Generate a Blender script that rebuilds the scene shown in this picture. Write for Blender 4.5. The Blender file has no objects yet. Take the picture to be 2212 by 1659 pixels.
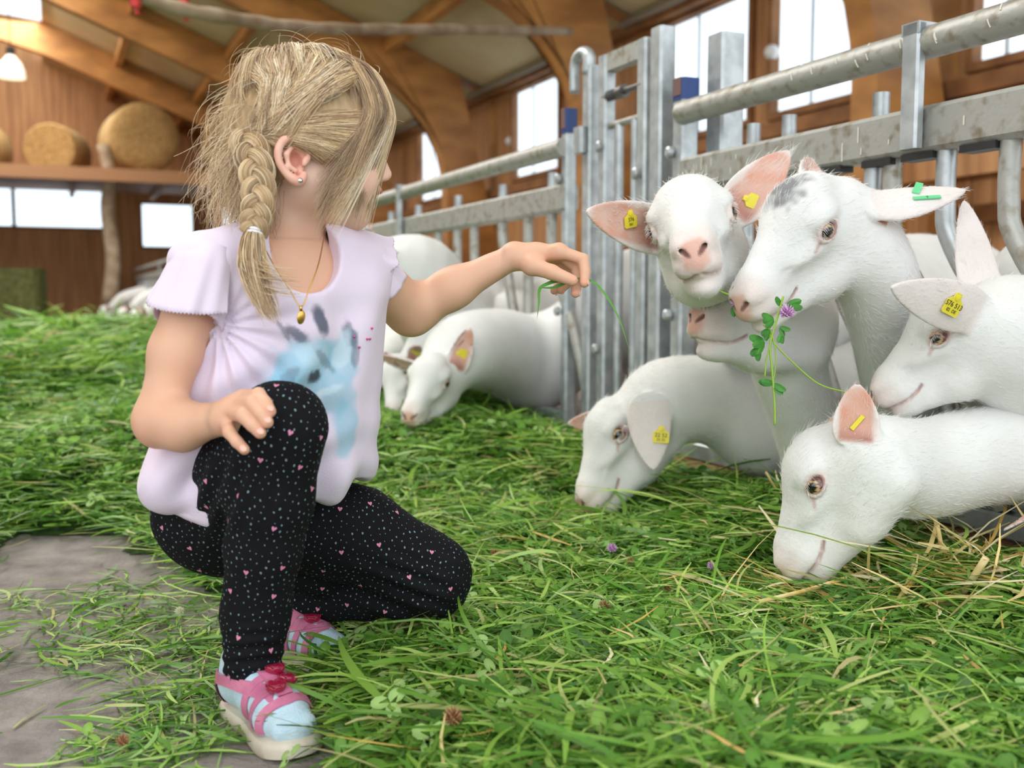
import bpy, math, random
import numpy as np
from mathutils import Vector, Matrix

# ---------------------------------------------------------------- camera
C = bpy.context.scene.collection
SC = bpy.context.scene
FPX, HZ, CAMH = 2200.0, 635.0, 0.5
TILT = math.atan((829.5 - HZ) / FPX)
cam_data = bpy.data.cameras.new('camera')
cam_data.sensor_width = 36.0
cam_data.lens = 36.0 * FPX / 2212.0
cam_data.clip_start = 0.05
cam_data.clip_end = 200
cam_data.dof.use_dof = True
cam_data.dof.focus_distance = 1.36
cam_data.dof.aperture_fstop = 4.2
cam = bpy.data.objects.new('camera', cam_data)
C.objects.link(cam)
cam.location = (0, 0, CAMH)
cam.rotation_euler = (math.pi / 2 - TILT, 0, 0)
SC.camera = cam

# ---------------------------------------------------------------- world, sun, exposure
wd = bpy.data.worlds.new('overcast_sky')
SC.world = wd
wd.use_nodes = True
bgn = wd.node_tree.nodes['Background']
bgn.inputs[0].default_value = (0.90, 0.96, 1.0, 1)
bgn.inputs[1].default_value = 2.3
sun_d = bpy.data.lights.new('sun', 'SUN')
sun_d.energy = 0.7
sun_d.angle = math.radians(50)
sun_d.color = (1.0, 0.97, 0.92)
sun = bpy.data.objects.new('sun', sun_d)
C.objects.link(sun)
sun.location = (-3, -4, 6)
sun.rotation_euler = Vector((-0.5, -0.85, 0.75)).to_track_quat('Z', 'Y').to_euler()
SC.view_settings.view_transform = 'Standard'
SC.view_settings.look = 'None'
SC.view_settings.gamma = 1.0
SC.view_settings.use_curve_mapping = False
SC.view_settings.exposure = -0.2
cy = SC.cycles
cy.max_bounces = 6
cy.diffuse_bounces = 3
cy.glossy_bounces = 2
cy.transmission_bounces = 4
cy.transparent_max_bounces = 8
cy.caustics_reflective = False
cy.caustics_refractive = False
cy.sample_clamp_indirect = 4.0
cy.use_adaptive_sampling = True
cy.adaptive_threshold = 0.02
cy.use_denoising = True

sky_d = bpy.data.lights.new('ridge_skylight', 'AREA')      # daylight through the ridge skylight
sky_d.shape = 'RECTANGLE'; sky_d.size = 1.1; sky_d.size_y = 17.0; sky_d.energy = 900; sky_d.color = (1.0, 0.98, 0.94)
skl = bpy.data.objects.new('ridge_skylight', sky_d); C.objects.link(skl)
skl.rotation_euler = (0, 0, math.atan(0.45))
skl.location = (-0.912 * 0.6 - 0.41 * 11.0, -0.41 * 0.6 + 0.912 * 11.0, 4.7)

# ---------------------------------------------------------------- helpers
_CT, _ST = math.cos(TILT), math.sin(TILT)
def P(x, y, d):
    """world point seen at photo pixel (x, y), d metres in front of the camera"""
    u, v = (x - 1106) / FPX, (829.5 - y) / FPX
    return Vector((d * u, d * (_CT + v * _ST), CAMH + d * (v * _CT - _ST)))

BA = math.atan(0.45)                       # the barn's axis is turned to the left of the view
_BC, _BS = math.cos(BA), math.sin(BA)
def B(s, w, z=0.0):
    """barn coordinates: s to the right across the barn, w along it"""
    return Vector((_BC * s - _BS * w, _BS * s + _BC * w, z))
def Bs(p):
    return (_BC * p[0] + _BS * p[1], -_BS * p[0] + _BC * p[1])

def srgb(r, g=None, b=None):
    if g is None: r, g, b = r
    f = lambda c: ((c / 255) / 12.92 if c / 255 <= 0.04045 else ((c / 255 + 0.055) / 1.055) ** 2.4)
    return (f(r), f(g), f(b))

_mats = {}
def mat(name, col, rough=0.6, metal=0.0, col2=None, scale=10.0, stretch=(1, 1, 1), bump=0.0, bscale=40.0,
        attr=False, sss=0.0, spec=0.5, sheen=0.0, contrast=(0.35, 0.65), detail=4.0, trans=0.0, coat=0.0, aniso=0):
    if name in _mats: return _mats[name]
    m = bpy.data.materials.new(name); m.use_nodes = True
    nt = m.node_tree; N = nt.nodes; L = nt.links
    bs = N['Principled BSDF']
    bs.inputs['Roughness'].default_value = rough
    bs.inputs['Metallic'].default_value = metal
    bs.inputs['Specular IOR Level'].default_value = spec
    if sheen: bs.inputs['Sheen Weight'].default_value = sheen
    if coat: bs.inputs['Coat Weight'].default_value = coat
    if sss:
        bs.inputs['Subsurface Weight'].default_value = sss
        bs.inputs['Subsurface Radius'].default_value = (0.012, 0.005, 0.003)
        bs.inputs['Subsurface Scale'].default_value = 0.6
    if trans: bs.inputs['Transmission Weight'].default_value = trans
    tc = N.new('ShaderNodeTexCoord'); mp = N.new('ShaderNodeMapping')
    mp.inputs['Scale'].default_value = stretch
    L.new(tc.outputs['Object'], mp.inputs['Vector'])
    base = None
    if attr:
        a = N.new('ShaderNodeVertexColor'); a.layer_name = 'Col'; base = a.outputs['Color']
    if col2 is not None:
        nz = N.new('ShaderNodeTexNoise'); nz.inputs['Scale'].default_value = scale; nz.inputs['Detail'].default_value = detail
        L.new(mp.outputs[0], nz.inputs['Vector'])
        mr = N.new('ShaderNodeMapRange'); mr.inputs['From Min'].default_value = contrast[0]; mr.inputs['From Max'].default_value = contrast[1]
        L.new(nz.outputs['Fac'], mr.inputs['Value'])
        mx = N.new('ShaderNodeMix'); mx.data_type = 'RGBA'
        mx.inputs['A'].default_value = (*col, 1); mx.inputs['B'].default_value = (*col2, 1)
        L.new(mr.outputs[0], mx.inputs['Factor'])
        if base is not None:
            mu = N.new('ShaderNodeMix'); mu.data_type = 'RGBA'; mu.blend_type = 'MULTIPLY'; mu.inputs['Factor'].default_value = 1
            L.new(base, mu.inputs['A']); L.new(mx.outputs['Result'], mu.inputs['B']); base = mu.outputs['Result']
        else: base = mx.outputs['Result']
    if base is not None: L.new(base, bs.inputs['Base Color'])
    else: bs.inputs['Base Color'].default_value = (*col, 1)
    if bump:
        nb = N.new('ShaderNodeTexNoise'); nb.inputs['Scale'].default_value = bscale; nb.inputs['Detail'].default_value = 3
        L.new(mp.outputs[0], nb.inputs['Vector'])
        bp = N.new('ShaderNodeBump'); bp.inputs['Strength'].default_value = bump; bp.inputs['Distance'].default_value = 0.01
        L.new(nb.outputs['Fac'], bp.inputs['Height']); L.new(bp.outputs[0], bs.inputs['Normal'])
    _mats[name] = m
    return m

class MB:
    """collects vertices and faces, then links them as one mesh object"""
    def __init__(s): s.v = []; s.f = []; s.mi = []; s.c = []
    def add(s, vs, fs, mi=0):
        o = len(s.v); s.v += [tuple(v) for v in vs]; s.f += [tuple(i + o for i in f) for f in fs]; s.mi += [mi] * len(fs)
        return s
    def box(s, c, sx, sy, sz, R=None, mi=0, bev=0.0):
        """box centred on c with half extents; R = 3x3 matrix of axes"""
        R = R or Matrix.Identity(3); c = Vector(c)
        if bev <= 0:
            vs = [c + R @ Vector((x * sx, y * sy, z * sz)) for x in (-1, 1) for y in (-1, 1) for z in (-1, 1)]
            return s.add(vs, [(0, 1, 3, 2), (4, 6, 7, 5), (0, 4, 5, 1), (2, 3, 7, 6), (0, 2, 6, 4), (1, 5, 7, 3)], mi)
        # long axis z with chamfered x/y profile
        b = bev; prof = [(sx - b, sy), (sx, sy - b), (sx, -sy + b), (sx - b, -sy), (-sx + b, -sy), (-sx, -sy + b), (-sx, sy - b), (-sx + b, sy)]
        vs = [c + R @ Vector((x, y, z * sz)) for z in (-1, 1) for x, y in prof]
        n = 8; fs = [(i, i + n, (i + 1) % n + n, (i + 1) % n) for i in range(n)] + [tuple(range(n)), tuple(range(2 * n - 1, n - 1, -1))]
        return s.add(vs, fs, mi)
    def beam(s, a, b, w, h, up=(0, 0, 1), bev=0.004, mi=0):
        """bar of rectangular section from a to b (w across, h along up)"""
        a = Vector(a); b = Vector(b); z = (b - a).normalized(); up = Vector(up)
        x = up.cross(z).normalized(); y = z.cross(x)
        R = Matrix((x, y, z)).transposed()
        return s.box((a + b) / 2, w / 2, h / 2, (b - a).length / 2, R, mi, bev)
    def tube(s, pts, r, n=10, mi=0, cap=True, flat=1.0, up0=None):
        pts = [Vector(p) for p in pts]; m = len(pts)
        rs = r if hasattr(r, '__len__') else [r] * m
        t = [(pts[min(i + 1, m - 1)] - pts[max(i - 1, 0)]).normalized() for i in range(m)]
        u = Vector(up0) if up0 else (Vector((0, 0, 1)) if abs(t[0].z) < 0.9 else Vector((1, 0, 0)))
        u = (u - t[0] * u.dot(t[0])).normalized(); vs = []
        for i in range(m):
            u = (u - t[i] * u.dot(t[i])).normalized(); w = t[i].cross(u)
            for k in range(n):
                a = 2 * math.pi * k / n
                vs.append(pts[i] + (u * math.cos(a) * flat + w * math.sin(a)) * rs[i])
        fs = [(i * n + k, i * n + (k + 1) % n, (i + 1) * n + (k + 1) % n, (i + 1) * n + k) for i in range(m - 1) for k in range(n)]
        if cap: fs += [tuple(range(n - 1, -1, -1)), tuple(range((m - 1) * n, m * n))]
        return s.add(vs, fs, mi)
    def lathe(s, prof, c, axis=(0, 0, 1), n=24, mi=0):
        z = Vector(axis).normalized(); x = z.orthogonal().normalized(); y = z.cross(x); c = Vector(c)
        vs = [c + z * h + (x * math.cos(2 * math.pi * k / n) + y * math.sin(2 * math.pi * k / n)) * r for r, h in prof for k in range(n)]
        m = len(prof)
        fs = [(i * n + k, i * n + (k + 1) % n, (i + 1) * n + (k + 1) % n, (i + 1) * n + k) for i in range(m - 1) for k in range(n)]
        fs += [tuple(range(n - 1, -1, -1)), tuple(range((m - 1) * n, m * n))]
        return s.add(vs, fs, mi)
    def sphere(s, c, r, n=12, mi=0, R=None):
        rr = r if hasattr(r, '__len__') else (r, r, r); c = Vector(c); R = R or Matrix.Identity(3)
        vs = [c + R @ Vector((0, 0, rr[2]))]
        for i in range(1, n):
            th = math.pi * i / n
            for k in range(2 * n):
                ph = math.pi * k / n
                vs.append(c + R @ Vector((rr[0] * math.sin(th) * math.cos(ph), rr[1] * math.sin(th) * math.sin(ph), rr[2] * math.cos(th))))
        vs.append(c - R @ Vector((0, 0, rr[2]))); q = 2 * n; last = len(vs) - 1
        fs = [(0, 1 + k, 1 + (k + 1) % q) for k in range(q)]
        fs += [(1 + (i - 1) * q + k, 1 + i * q + k, 1 + i * q + (k + 1) % q, 1 + (i - 1) * q + (k + 1) % q) for i in range(1, n - 1) for k in range(q)]
        fs += [(last, 1 + (n - 2) * q + (k + 1) % q, 1 + (n - 2) * q + k) for k in range(q)]
        return s.add(vs, fs, mi)
    def build(s, name, mats, parent=None, smooth=False, auto=None):
        me = bpy.data.meshes.new(name); me.from_pydata(s.v, [], s.f)
        mats = mats if isinstance(mats, (list, tuple)) else [mats]
        for m in mats: me.materials.append(m)
        if len(mats) > 1: me.polygons.foreach_set('material_index', s.mi)
        if smooth or auto:
            me.polygons.foreach_set('use_smooth', [True] * len(me.polygons))
            if auto: me.set_sharp_from_angle(angle=math.radians(auto))
        o = bpy.data.objects.new(name, me); C.objects.link(o)
        if parent is not None: attach(o, parent)
        return o

def attach(o, parent):
    o.parent = parent
    o.matrix_parent_inverse = parent_world(parent).inverted()

def parent_world(p):
    m = Matrix.LocRotScale(p.location, p.rotation_euler, p.scale)
    if p.parent is not None: m = parent_world(p.parent) @ p.matrix_parent_inverse @ m
    return m

def empty(name, loc, label=None, cat=None, group=None):
    o = bpy.data.objects.new(name, None); C.objects.link(o); o.location = loc; o.empty_display_size = 0.05
    return tag(o, label, cat, group)

def tag(o, label=None, cat=None, group=None, kind=None):
    if label: o['label'] = label
    if cat: o['category'] = cat
    if group: o['group'] = group
    if kind: o['kind'] = kind
    return o

def fast_mesh(name, V, F, mats, parent=None, col=None, smooth=True, mi=None):
    """V (n,3), F (m,k) numpy"""
    V = np.asarray(V, np.float32); F = np.asarray(F, np.int32); k = F.shape[1]
    me = bpy.data.meshes.new(name)
    me.vertices.add(len(V)); me.vertices.foreach_set('co', V.ravel())
    me.loops.add(F.size); me.loops.foreach_set('vertex_index', F.ravel())
    me.polygons.add(len(F)); me.polygons.foreach_set('loop_start', np.arange(0, F.size, k, dtype=np.int32))
    me.update(calc_edges=True)
    if smooth: me.polygons.foreach_set('use_smooth', np.ones(len(F), bool))
    mats = mats if isinstance(mats, (list, tuple)) else [mats]
    for m in mats: me.materials.append(m)
    if mi is not None: me.polygons.foreach_set('material_index', np.asarray(mi, np.int32))
    if col is not None:
        a = me.color_attributes.new('Col', 'FLOAT_COLOR', 'POINT')
        a.data.foreach_set('color', np.c_[col, np.ones(len(V))].astype(np.float32).ravel())
    o = bpy.data.objects.new(name, me); C.objects.link(o)
    if parent is not None: attach(o, parent)
    return o

def strands(name, pts, rad, material, parent=None, tipfade=True):
    """pts (count, n, 3): hair curves"""
    pts = np.asarray(pts, np.float32); c, n = pts.shape[:2]
    hc = bpy.data.hair_curves.new(name); hc.add_curves([n] * c)
    hc.attributes['position'].data.foreach_set('vector', pts.reshape(-1)) if 'position' in hc.attributes else hc.position_data.foreach_set('vector', pts.reshape(-1))
    t = np.linspace(0, 1, n); prof = (1 - 0.75 * t ** 2) if tipfade else np.ones(n)
    rad = np.broadcast_to(np.asarray(rad, np.float32).reshape(-1, 1), (c, 1)) * prof[None]
    ra = hc.attributes.get('radius') or hc.attributes.new('radius', 'FLOAT', 'POINT')
    ra.data.foreach_set('value', rad.astype(np.float32).ravel())
    hc.materials.append(material)
    o = bpy.data.objects.new(name, hc); C.objects.link(o)
    if parent is not None: attach(o, parent)
    return o

# ---------------------------------------------------------------- blended solids -> one skin
def _mx(R):
    return np.array(R, np.float32)
class Solid:
    def __init__(s): s.p = []
    def cap(s, a, b, ra, rb=None, k=0.01, op='+'):
        s.p.append(('c', op, k, np.array(a, np.float32), np.array(b, np.float32), ra, ra if rb is None else rb)); return s
    def chain(s, pts, rs, k=0.01):
        for i in range(len(pts) - 1): s.cap(pts[i], pts[i + 1], rs[i], rs[i + 1], k)
        return s
    def ell(s, c, r, R=None, k=0.01, op='+'):
        R = np.eye(3, dtype=np.float32) if R is None else _mx(R)
        s.p.append(('e', op, k, np.array(c, np.float32), np.array(r if hasattr(r, '__len__') else (r, r, r), np.float32), R)); return s
    def leaf(s, a, L, W, Nn, wid, th, curl=8.0, k=0.006, wpow=0.75, bend=0.0):
        """ear: a root, L length vector, W width axis, Nn normal axis (cup opens towards it)"""
        s.p.append(('l', '+', k, np.array(a, np.float32), _mx(L), _mx(W), _mx(Nn), wid, th, curl, wpow, bend)); return s
    def plane(s, pt, n, k=0.01, op='-'):
        s.p.append(('p', op, k, np.array(pt, np.float32), np.array(n, np.float32))); return s
    def one(s, q, p):
        t = p[0]
        if t == 'c':
            a, b, ra, rb = p[3:]; ba = b - a; pa = q - a
            h = np.clip(pa @ ba / max(ba @ ba, 1e-12), 0, 1)
            return np.linalg.norm(pa - h[:, None] * ba, axis=1) - (ra + (rb - ra) * h)
        if t == 'e':
            c, r, R = p[3:]; l = (q - c) @ R
            k0 = np.linalg.norm(l / r, axis=1); k1 = np.linalg.norm(l / (r * r), axis=1)
            return np.where(k0 < 0.05, -r.min(), k0 * (k0 - 1) / np.maximum(k1, 1e-6))
        if t == 'l':
            a, L, W, Nn, wid, th, curl, wpow, bend = p[3:]
            ln = np.linalg.norm(L); ld = L / ln; pa = q - a
            x = pa @ ld; y = pa @ W; z = pa @ Nn
            tt = np.clip(x / ln, 0, 1)
            z = z - curl * np.minimum(y * y, (wid * 1.5) ** 2) + bend * tt * tt
            w = wid * np.maximum(np.sin(np.pi * tt ** wpow), 0) ** 0.6 + 0.30 * wid * (1 - tt) ** 2
            e = np.maximum(np.abs(x - ln / 2) - ln / 2, 0)
            dy = np.maximum(np.abs(y) - w + th, 0)
            return np.sqrt(dy * dy + z * z + e * e) - th * (1.25 - 0.5 * tt)
        if t == 'p':
            return (q - p[3]) @ p[4]
    def __call__(s, q):
        q = np.asarray(q, np.float32); d = np.full(len(q), 1e3, np.float32)
        for p in s.p:
            e = s.one(q, p); k = p[2]
            if p[1] == '+':
                h = np.maximum(k - np.abs(d - e), 0) / k; d = np.minimum(d, e) - h * h * k * 0.25
            else:
                e = -e; h = np.maximum(k - np.abs(d - e), 0) / k; d = np.maximum(d, e) + h * h * k * 0.25
        return d
    def bounds(s, pad=0.02):
        lo = np.full(3, 1e9); hi = -lo
        for p in s.p:
            if p[1] != '+': continue
            if p[0] == 'c': pts = [(p[3], p[5]), (p[4], p[6])]
            elif p[0] == 'e': pts = [(p[3], p[4].max())]
            elif p[0] == 'l': pts = [(p[3], p[7]), (p[3] + p[4], p[7])]
            else: continue
            for c, r in pts: lo = np.minimum(lo, c - r); hi = np.maximum(hi, c + r)
        return lo - pad, hi + pad

def skin(f, h, lo=None, hi=None, proj=2, smooth=0):
    if lo is None: lo, hi = f.bounds()
    lo = np.array(lo, np.float64); hi = np.array(hi, np.float64); bs = 8
    nb = np.ceil((hi - lo) / h / bs).astype(int) + 1
    g = np.stack(np.meshgrid(*[np.arange(n) for n in nb], indexing='ij'), -1).reshape(-1, 3)
    d = f(lo + (g * bs + bs / 2) * h)
    act = np.abs(d) < h * bs * 0.87 * 1.7 + 0.006
    V = np.empty(nb * bs, np.float32)
    V.reshape(nb[0], bs, nb[1], bs, nb[2], bs)[:] = d.reshape(nb)[:, None, :, None, :, None]
    V6 = V.reshape(nb[0], bs, nb[1], bs, nb[2], bs)
    off = np.stack(np.meshgrid(*[np.arange(bs)] * 3, indexing='ij'), -1).reshape(-1, 3)
    ga = g[act]
    for i in range(0, len(ga), 400):
        b = ga[i:i + 400]
        q = lo + (b[:, None] * bs + off[None]) * h
        v = f(q.reshape(-1, 3)).reshape(len(b), bs, bs, bs)
        V6[b[:, 0], :, b[:, 1], :, b[:, 2], :] = v
    ins = V < 0
    n = V.shape
    a = np.zeros((n[0] - 1, n[1] - 1, n[2] - 1), np.uint8)
    for dx in (0, 1):
        for dy in (0, 1):
            for dz in (0, 1): a += ins[dx:n[0] - 1 + dx, dy:n[1] - 1 + dy, dz:n[2] - 1 + dz]
    cells = np.argwhere((a > 0) & (a < 8))
    pos = np.zeros((len(cells), 3)); cnt = np.zeros(len(cells))
    for ax in range(3):
        o1, o2 = [k for k in range(3) if k != ax]
        for i in (0, 1):
            for j in (0, 1):
                c0 = cells.copy(); c0[:, o1] += i; c0[:, o2] += j; c1 = c0.copy(); c1[:, ax] += 1
                v0 = V[c0[:, 0], c0[:, 1], c0[:, 2]]; v1 = V[c1[:, 0], c1[:, 1], c1[:, 2]]
                m = (v0 < 0) != (v1 < 0); t = np.where(m, v0 / np.where(m, v0 - v1, 1), 0)
                p = c0.astype(float); p[:, ax] += t
                pos += p * m[:, None]; cnt += m
    pos = lo + pos / cnt[:, None] * h
    idx = np.full(a.shape, -1, np.int32); idx[cells[:, 0], cells[:, 1], cells[:, 2]] = np.arange(len(cells))
    F = []
    for ax in range(3):
        sl0 = [slice(1, m - 1) for m in n]; sl1 = list(sl0)
        sl0[ax] = slice(0, n[ax] - 1); sl1[ax] = slice(1, n[ax])
        A = ins[tuple(sl0)]; Bb = ins[tuple(sl1)]
        e = np.argwhere(A != Bb); inside = A[e[:, 0], e[:, 1], e[:, 2]]
        e = e + 1; e[:, ax] -= 1
        o1, o2 = (ax + 1) % 3, (ax + 2) % 3
        q = []
        for i, j in ((1, 1), (0, 1), (0, 0), (1, 0)):
            c = e.copy(); c[:, o1] -= i; c[:, o2] -= j; q.append(idx[c[:, 0], c[:, 1], c[:, 2]])
        q = np.stack(q, 1); q[~inside] = q[~inside][:, ::-1]; F.append(q)
    F = np.concatenate(F); F = F[(F >= 0).all(1)]
    for _ in range(smooth): pos = relax(pos, F)
    for _ in range(proj):
        v = f(pos); gr = grad(f, pos, h * 0.4, v); g2 = np.maximum((gr ** 2).sum(1), 0.15)
        st = (v / g2)[:, None] * gr; ln = np.linalg.norm(st, axis=1, keepdims=True)
        pos = pos - st * np.minimum(1, h / np.maximum(ln, 1e-9))
    return pos, F

def grad(f, p, e, v):
    g = np.empty((len(p), 3))
    for k in range(3):
        q = p.copy(); q[:, k] += e; g[:, k] = (f(q) - v) / e
    return g

def relax(pos, F, w=0.5):
    s = np.zeros_like(pos); c = np.zeros(len(pos))
    for a, b in ((0, 1), (1, 2), (2, 3), (3, 0)):
        for i, j in ((a, b), (b, a)):
            for k in range(3): s[:, k] += np.bincount(F[:, i], pos[F[:, j], k], len(pos))
            c += np.bincount(F[:, i], minlength=len(pos))
    return pos + w * (s / np.maximum(c, 1)[:, None] - pos)

def vnormals(V, F):
    n = np.cross(V[F[:, 2]] - V[F[:, 0]], V[F[:, 3]] - V[F[:, 1]]); o = np.zeros_like(V)
    for i in range(4):
        for k in range(3): o[:, k] += np.bincount(F[:, i], n[:, k], len(V))
    return o / np.maximum(np.linalg.norm(o, axis=1, keepdims=True), 1e-12)

def noise3(p, scale, seed=0):
    """cheap smooth value noise, (n,3) -> (n,) in -1..1"""
    p = np.asarray(p, np.float64) * scale + seed * 17.13; i = np.floor(p).astype(np.int64); f = p - i; f = f * f * (3 - 2 * f); o = 0
    for dx in (0, 1):
        for dy in (0, 1):
            for dz in (0, 1):
                hsh = ((i[:, 0] + dx) * 73856093) ^ ((i[:, 1] + dy) * 19349663) ^ ((i[:, 2] + dz) * 83492791)
                hsh = (hsh * 2654435761 + seed) & 0xffffffff; hsh ^= hsh >> 15; hsh = (hsh * 2246822519) & 0xffffffff; hsh ^= hsh >> 13
                o = o + (hsh / 2 ** 31 - 1) * (f[:, 0] if dx else 1 - f[:, 0]) * (f[:, 1] if dy else 1 - f[:, 1]) * (f[:, 2] if dz else 1 - f[:, 2])
    return o

def sstep(a, b, x):
    t = np.clip((x - a) / (b - a), 0, 1); return t * t * (3 - 2 * t)

def bez(pts, n=12):
    """smooth (Catmull-Rom) samples through points"""
    pts = [Vector(p) for p in pts]; q = [2 * pts[0] - pts[1]] + pts + [2 * pts[-1] - pts[-2]]; out = []
    for i in range(1, len(q) - 2):
        for j in range(n):
            t = j / n; a, b, c, d = q[i - 1], q[i], q[i + 1], q[i + 2]
            out.append(0.5 * (2 * b + (c - a) * t + (2 * a - 5 * b + 4 * c - d) * t * t + (3 * b - a - 3 * c + d) * t ** 3))
    out.append(pts[-1]); return out

def nrm(v):
    v = np.array(v, float); return v / np.linalg.norm(v)

# ================================================================ barn
M_BOARD = mat('larch_boards', srgb(204, 150, 100), 0.65, col2=srgb(166, 116, 74), scale=3.0, stretch=(6, 6, 0.35), bump=0.25, bscale=9)
M_GLULAM = mat('glued_timber', srgb(194, 136, 72), 0.5, col2=srgb(156, 104, 52), scale=2.2, stretch=(1, 1, 2.5), bump=0.1, bscale=12)
M_CEIL = mat('ceiling_panel', srgb(206, 190, 150), 0.8, col2=srgb(190, 172, 132), scale=1.5)
M_LOG = mat('weathered_wood', srgb(178, 160, 136), 0.8, col2=srgb(140, 118, 92), scale=6, stretch=(1, 1, 1), bump=0.4, bscale=25)
M_DARKWOOD = mat('brown_timber', srgb(160, 110, 66), 0.7, col2=srgb(122, 80, 46), scale=4, bump=0.2)

def pane_mat():
    m = bpy.data.materials.new('window_sheet'); m.use_nodes = True; nt = m.node_tree; nt.nodes.clear()
    out = nt.nodes.new('ShaderNodeOutputMaterial'); mx = nt.nodes.new('ShaderNodeMixShader')
    tr = nt.nodes.new('ShaderNodeBsdfTransparent'); tr.inputs[0].default_value = (0.93, 0.97, 1, 1)
    gl = nt.nodes.new('ShaderNodeBsdfGlossy'); gl.inputs['Roughness'].default_value = 0.2
    mx.inputs[0].default_value = 0.06
    nt.links.new(tr.outputs[0], mx.inputs[1]); nt.links.new(gl.outputs[0], mx.inputs[2]); nt.links.new(mx.outputs[0], out.inputs[0])
    return m
M_PANE = pane_mat()

BR = Matrix.Rotation(BA, 3, 'Z')
def bbox(mb, s0, s1, w0, w1, z0, z1, mi=0, bev=0.0):
    return mb.box(B((s0 + s1) / 2, (w0 + w1) / 2, (z0 + z1) / 2), abs(s1 - s0) / 2, abs(w1 - w0) / 2, abs(z1 - z0) / 2, BR, mi, bev)

S_WALL, W_BACK, S_RIDGE, S_LEFT = 4.83, 21.0, -0.6, -6.0
FZ = 0.0
f = MB(); f.add([B(-7, -3, 0), B(5.2, -3, 0), B(5.2, 21.4, 0), B(-7, 21.4, 0)], [(0, 1, 2, 3)])
M_FLOOR = mat('worn_concrete', srgb(156, 147, 141), 0.9, col2=srgb(116, 108, 104), scale=16, detail=12, bump=0.5, bscale=90, contrast=(0.3, 0.7))
tag(f.build('floor', M_FLOOR), kind='structure')

def boarded_wall(name, fixed, a0, a1, z0, z1, holes, along):
    """boards 0.14 wide with small gaps; holes = (a0, a1, z0, z1)"""
    mb = MB(); n = int(round((a1 - a0) / 0.14)); st = (a1 - a0) / n
    cuts = sorted(holes)
    i = 0; a = a0
    edges = sorted(set([a0, a1] + [h[0] for h in holes] + [h[1] for h in holes]))
    for e0, e1 in zip(edges[:-1], edges[1:]):
        k = max(1, int(round((e1 - e0) / 0.14))); w = (e1 - e0) / k
        hs = [h for h in holes if h[0] <= e0 + 1e-6 and h[1] >= e1 - 1e-6]
        spans = [(z0, z1)]
        for h in hs: spans = [(z0, h[2]), (h[3], z1)]
        for j in range(k):
            b0, b1 = e0 + j * w + 0.004, e0 + (j + 1) * w - 0.004
            for s0, s1 in spans:
                if along == 'w': bbox(mb, fixed - 0.012, fixed + 0.012 + 0.004 * (j % 2), b0, b1, s0, s1)
                else: bbox(mb, b0, b1, fixed - 0.012, fixed + 0.012 + 0.004 * (j % 2), s0, s1)
        for s0, s1 in spans:
            if along == 'w': bbox(mb, fixed + 0.018, fixed + 0.03, e0, e1, s0, s1)
            else: bbox(mb, e0, e1, fixed + 0.018, fixed + 0.03, s0, s1)
    return tag(mb.build(name, M_BOARD), kind='structure')

WIN_R = [(2.6, 3.5), (3.72, 4.3), (5.12, 6.08), (6.36, 7.55), (9.5, 10.62), (12.62, 13.86), (16.0, 17.2)]
boarded_wall('wall_right', S_WALL, -1.0, W_BACK, 0, 3.1, [(a, b, 1.8, 2.74) for a, b in WIN_R], 'w')
WIN_B = [(-1.5, -0.62, 1.75, 2.47), (-0.55, 0.97, 1.75, 2.47), (1.64, 2.56, 1.42, 2.22), (2.96, 3.86, 1.42, 2.22)]
boarded_wall('wall_back', W_BACK, S_LEFT, S_WALL, 0, 5.3, WIN_B, 's')
boarded_wall('wall_left', S_LEFT, 2.0, W_BACK, 0, 1.3, [], 'w')
wn = 0
for a, b in WIN_R:
    wn += 1
    t = tag(empty('window_%d' % wn, B(S_WALL, (a + b) / 2, 1.8)), kind='structure')
    m = MB(); w = 0.05
    for q in ((a - w, a, 1.75, 2.79), (b, b + w, 1.75, 2.79), (a, b, 1.75, 1.8), (a, b, 2.74, 2.79)):
        bbox(m, S_WALL - 0.05, S_WALL + 0.02, q[0], q[1], q[2], q[3])
    m.build('window_frame', M_DARKWOOD, t)
    m = MB(); bbox(m, S_WALL - 0.004, S_WALL + 0.004, a, b, 1.8, 2.74); m.build('pane', M_PANE, t)
    m = MB(); c = (a + b) / 2 + 0.1; bbox(m, S_WALL - 0.008, S_WALL + 0.008, c - 0.012, c + 0.012, 1.8, 2.74); m.build('glazing_bar', mat('pale_plastic', srgb(214, 222, 226), 0.5), t)
for a, b, z0, z1 in WIN_B:
    wn += 1
    t = tag(empty('window_%d' % wn, B((a + b) / 2, W_BACK, z0)), kind='structure')
    m = MB()
    for q in ((a - .05, a, z0 - .05, z1 + .05), (b, b + .05, z0 - .05, z1 + .05), (a, b, z0 - .05, z0), (a, b, z1, z1 + .05)):
        bbox(m, q[0], q[1], W_BACK - 0.05, W_BACK + 0.02, q[2], q[3])
    m.build('window_frame', M_DARKWOOD, t)
    m = MB(); bbox(m, a, b, W_BACK - 0.004, W_BACK + 0.004, z0, z1); m.build('pane', M_PANE, t)

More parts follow.
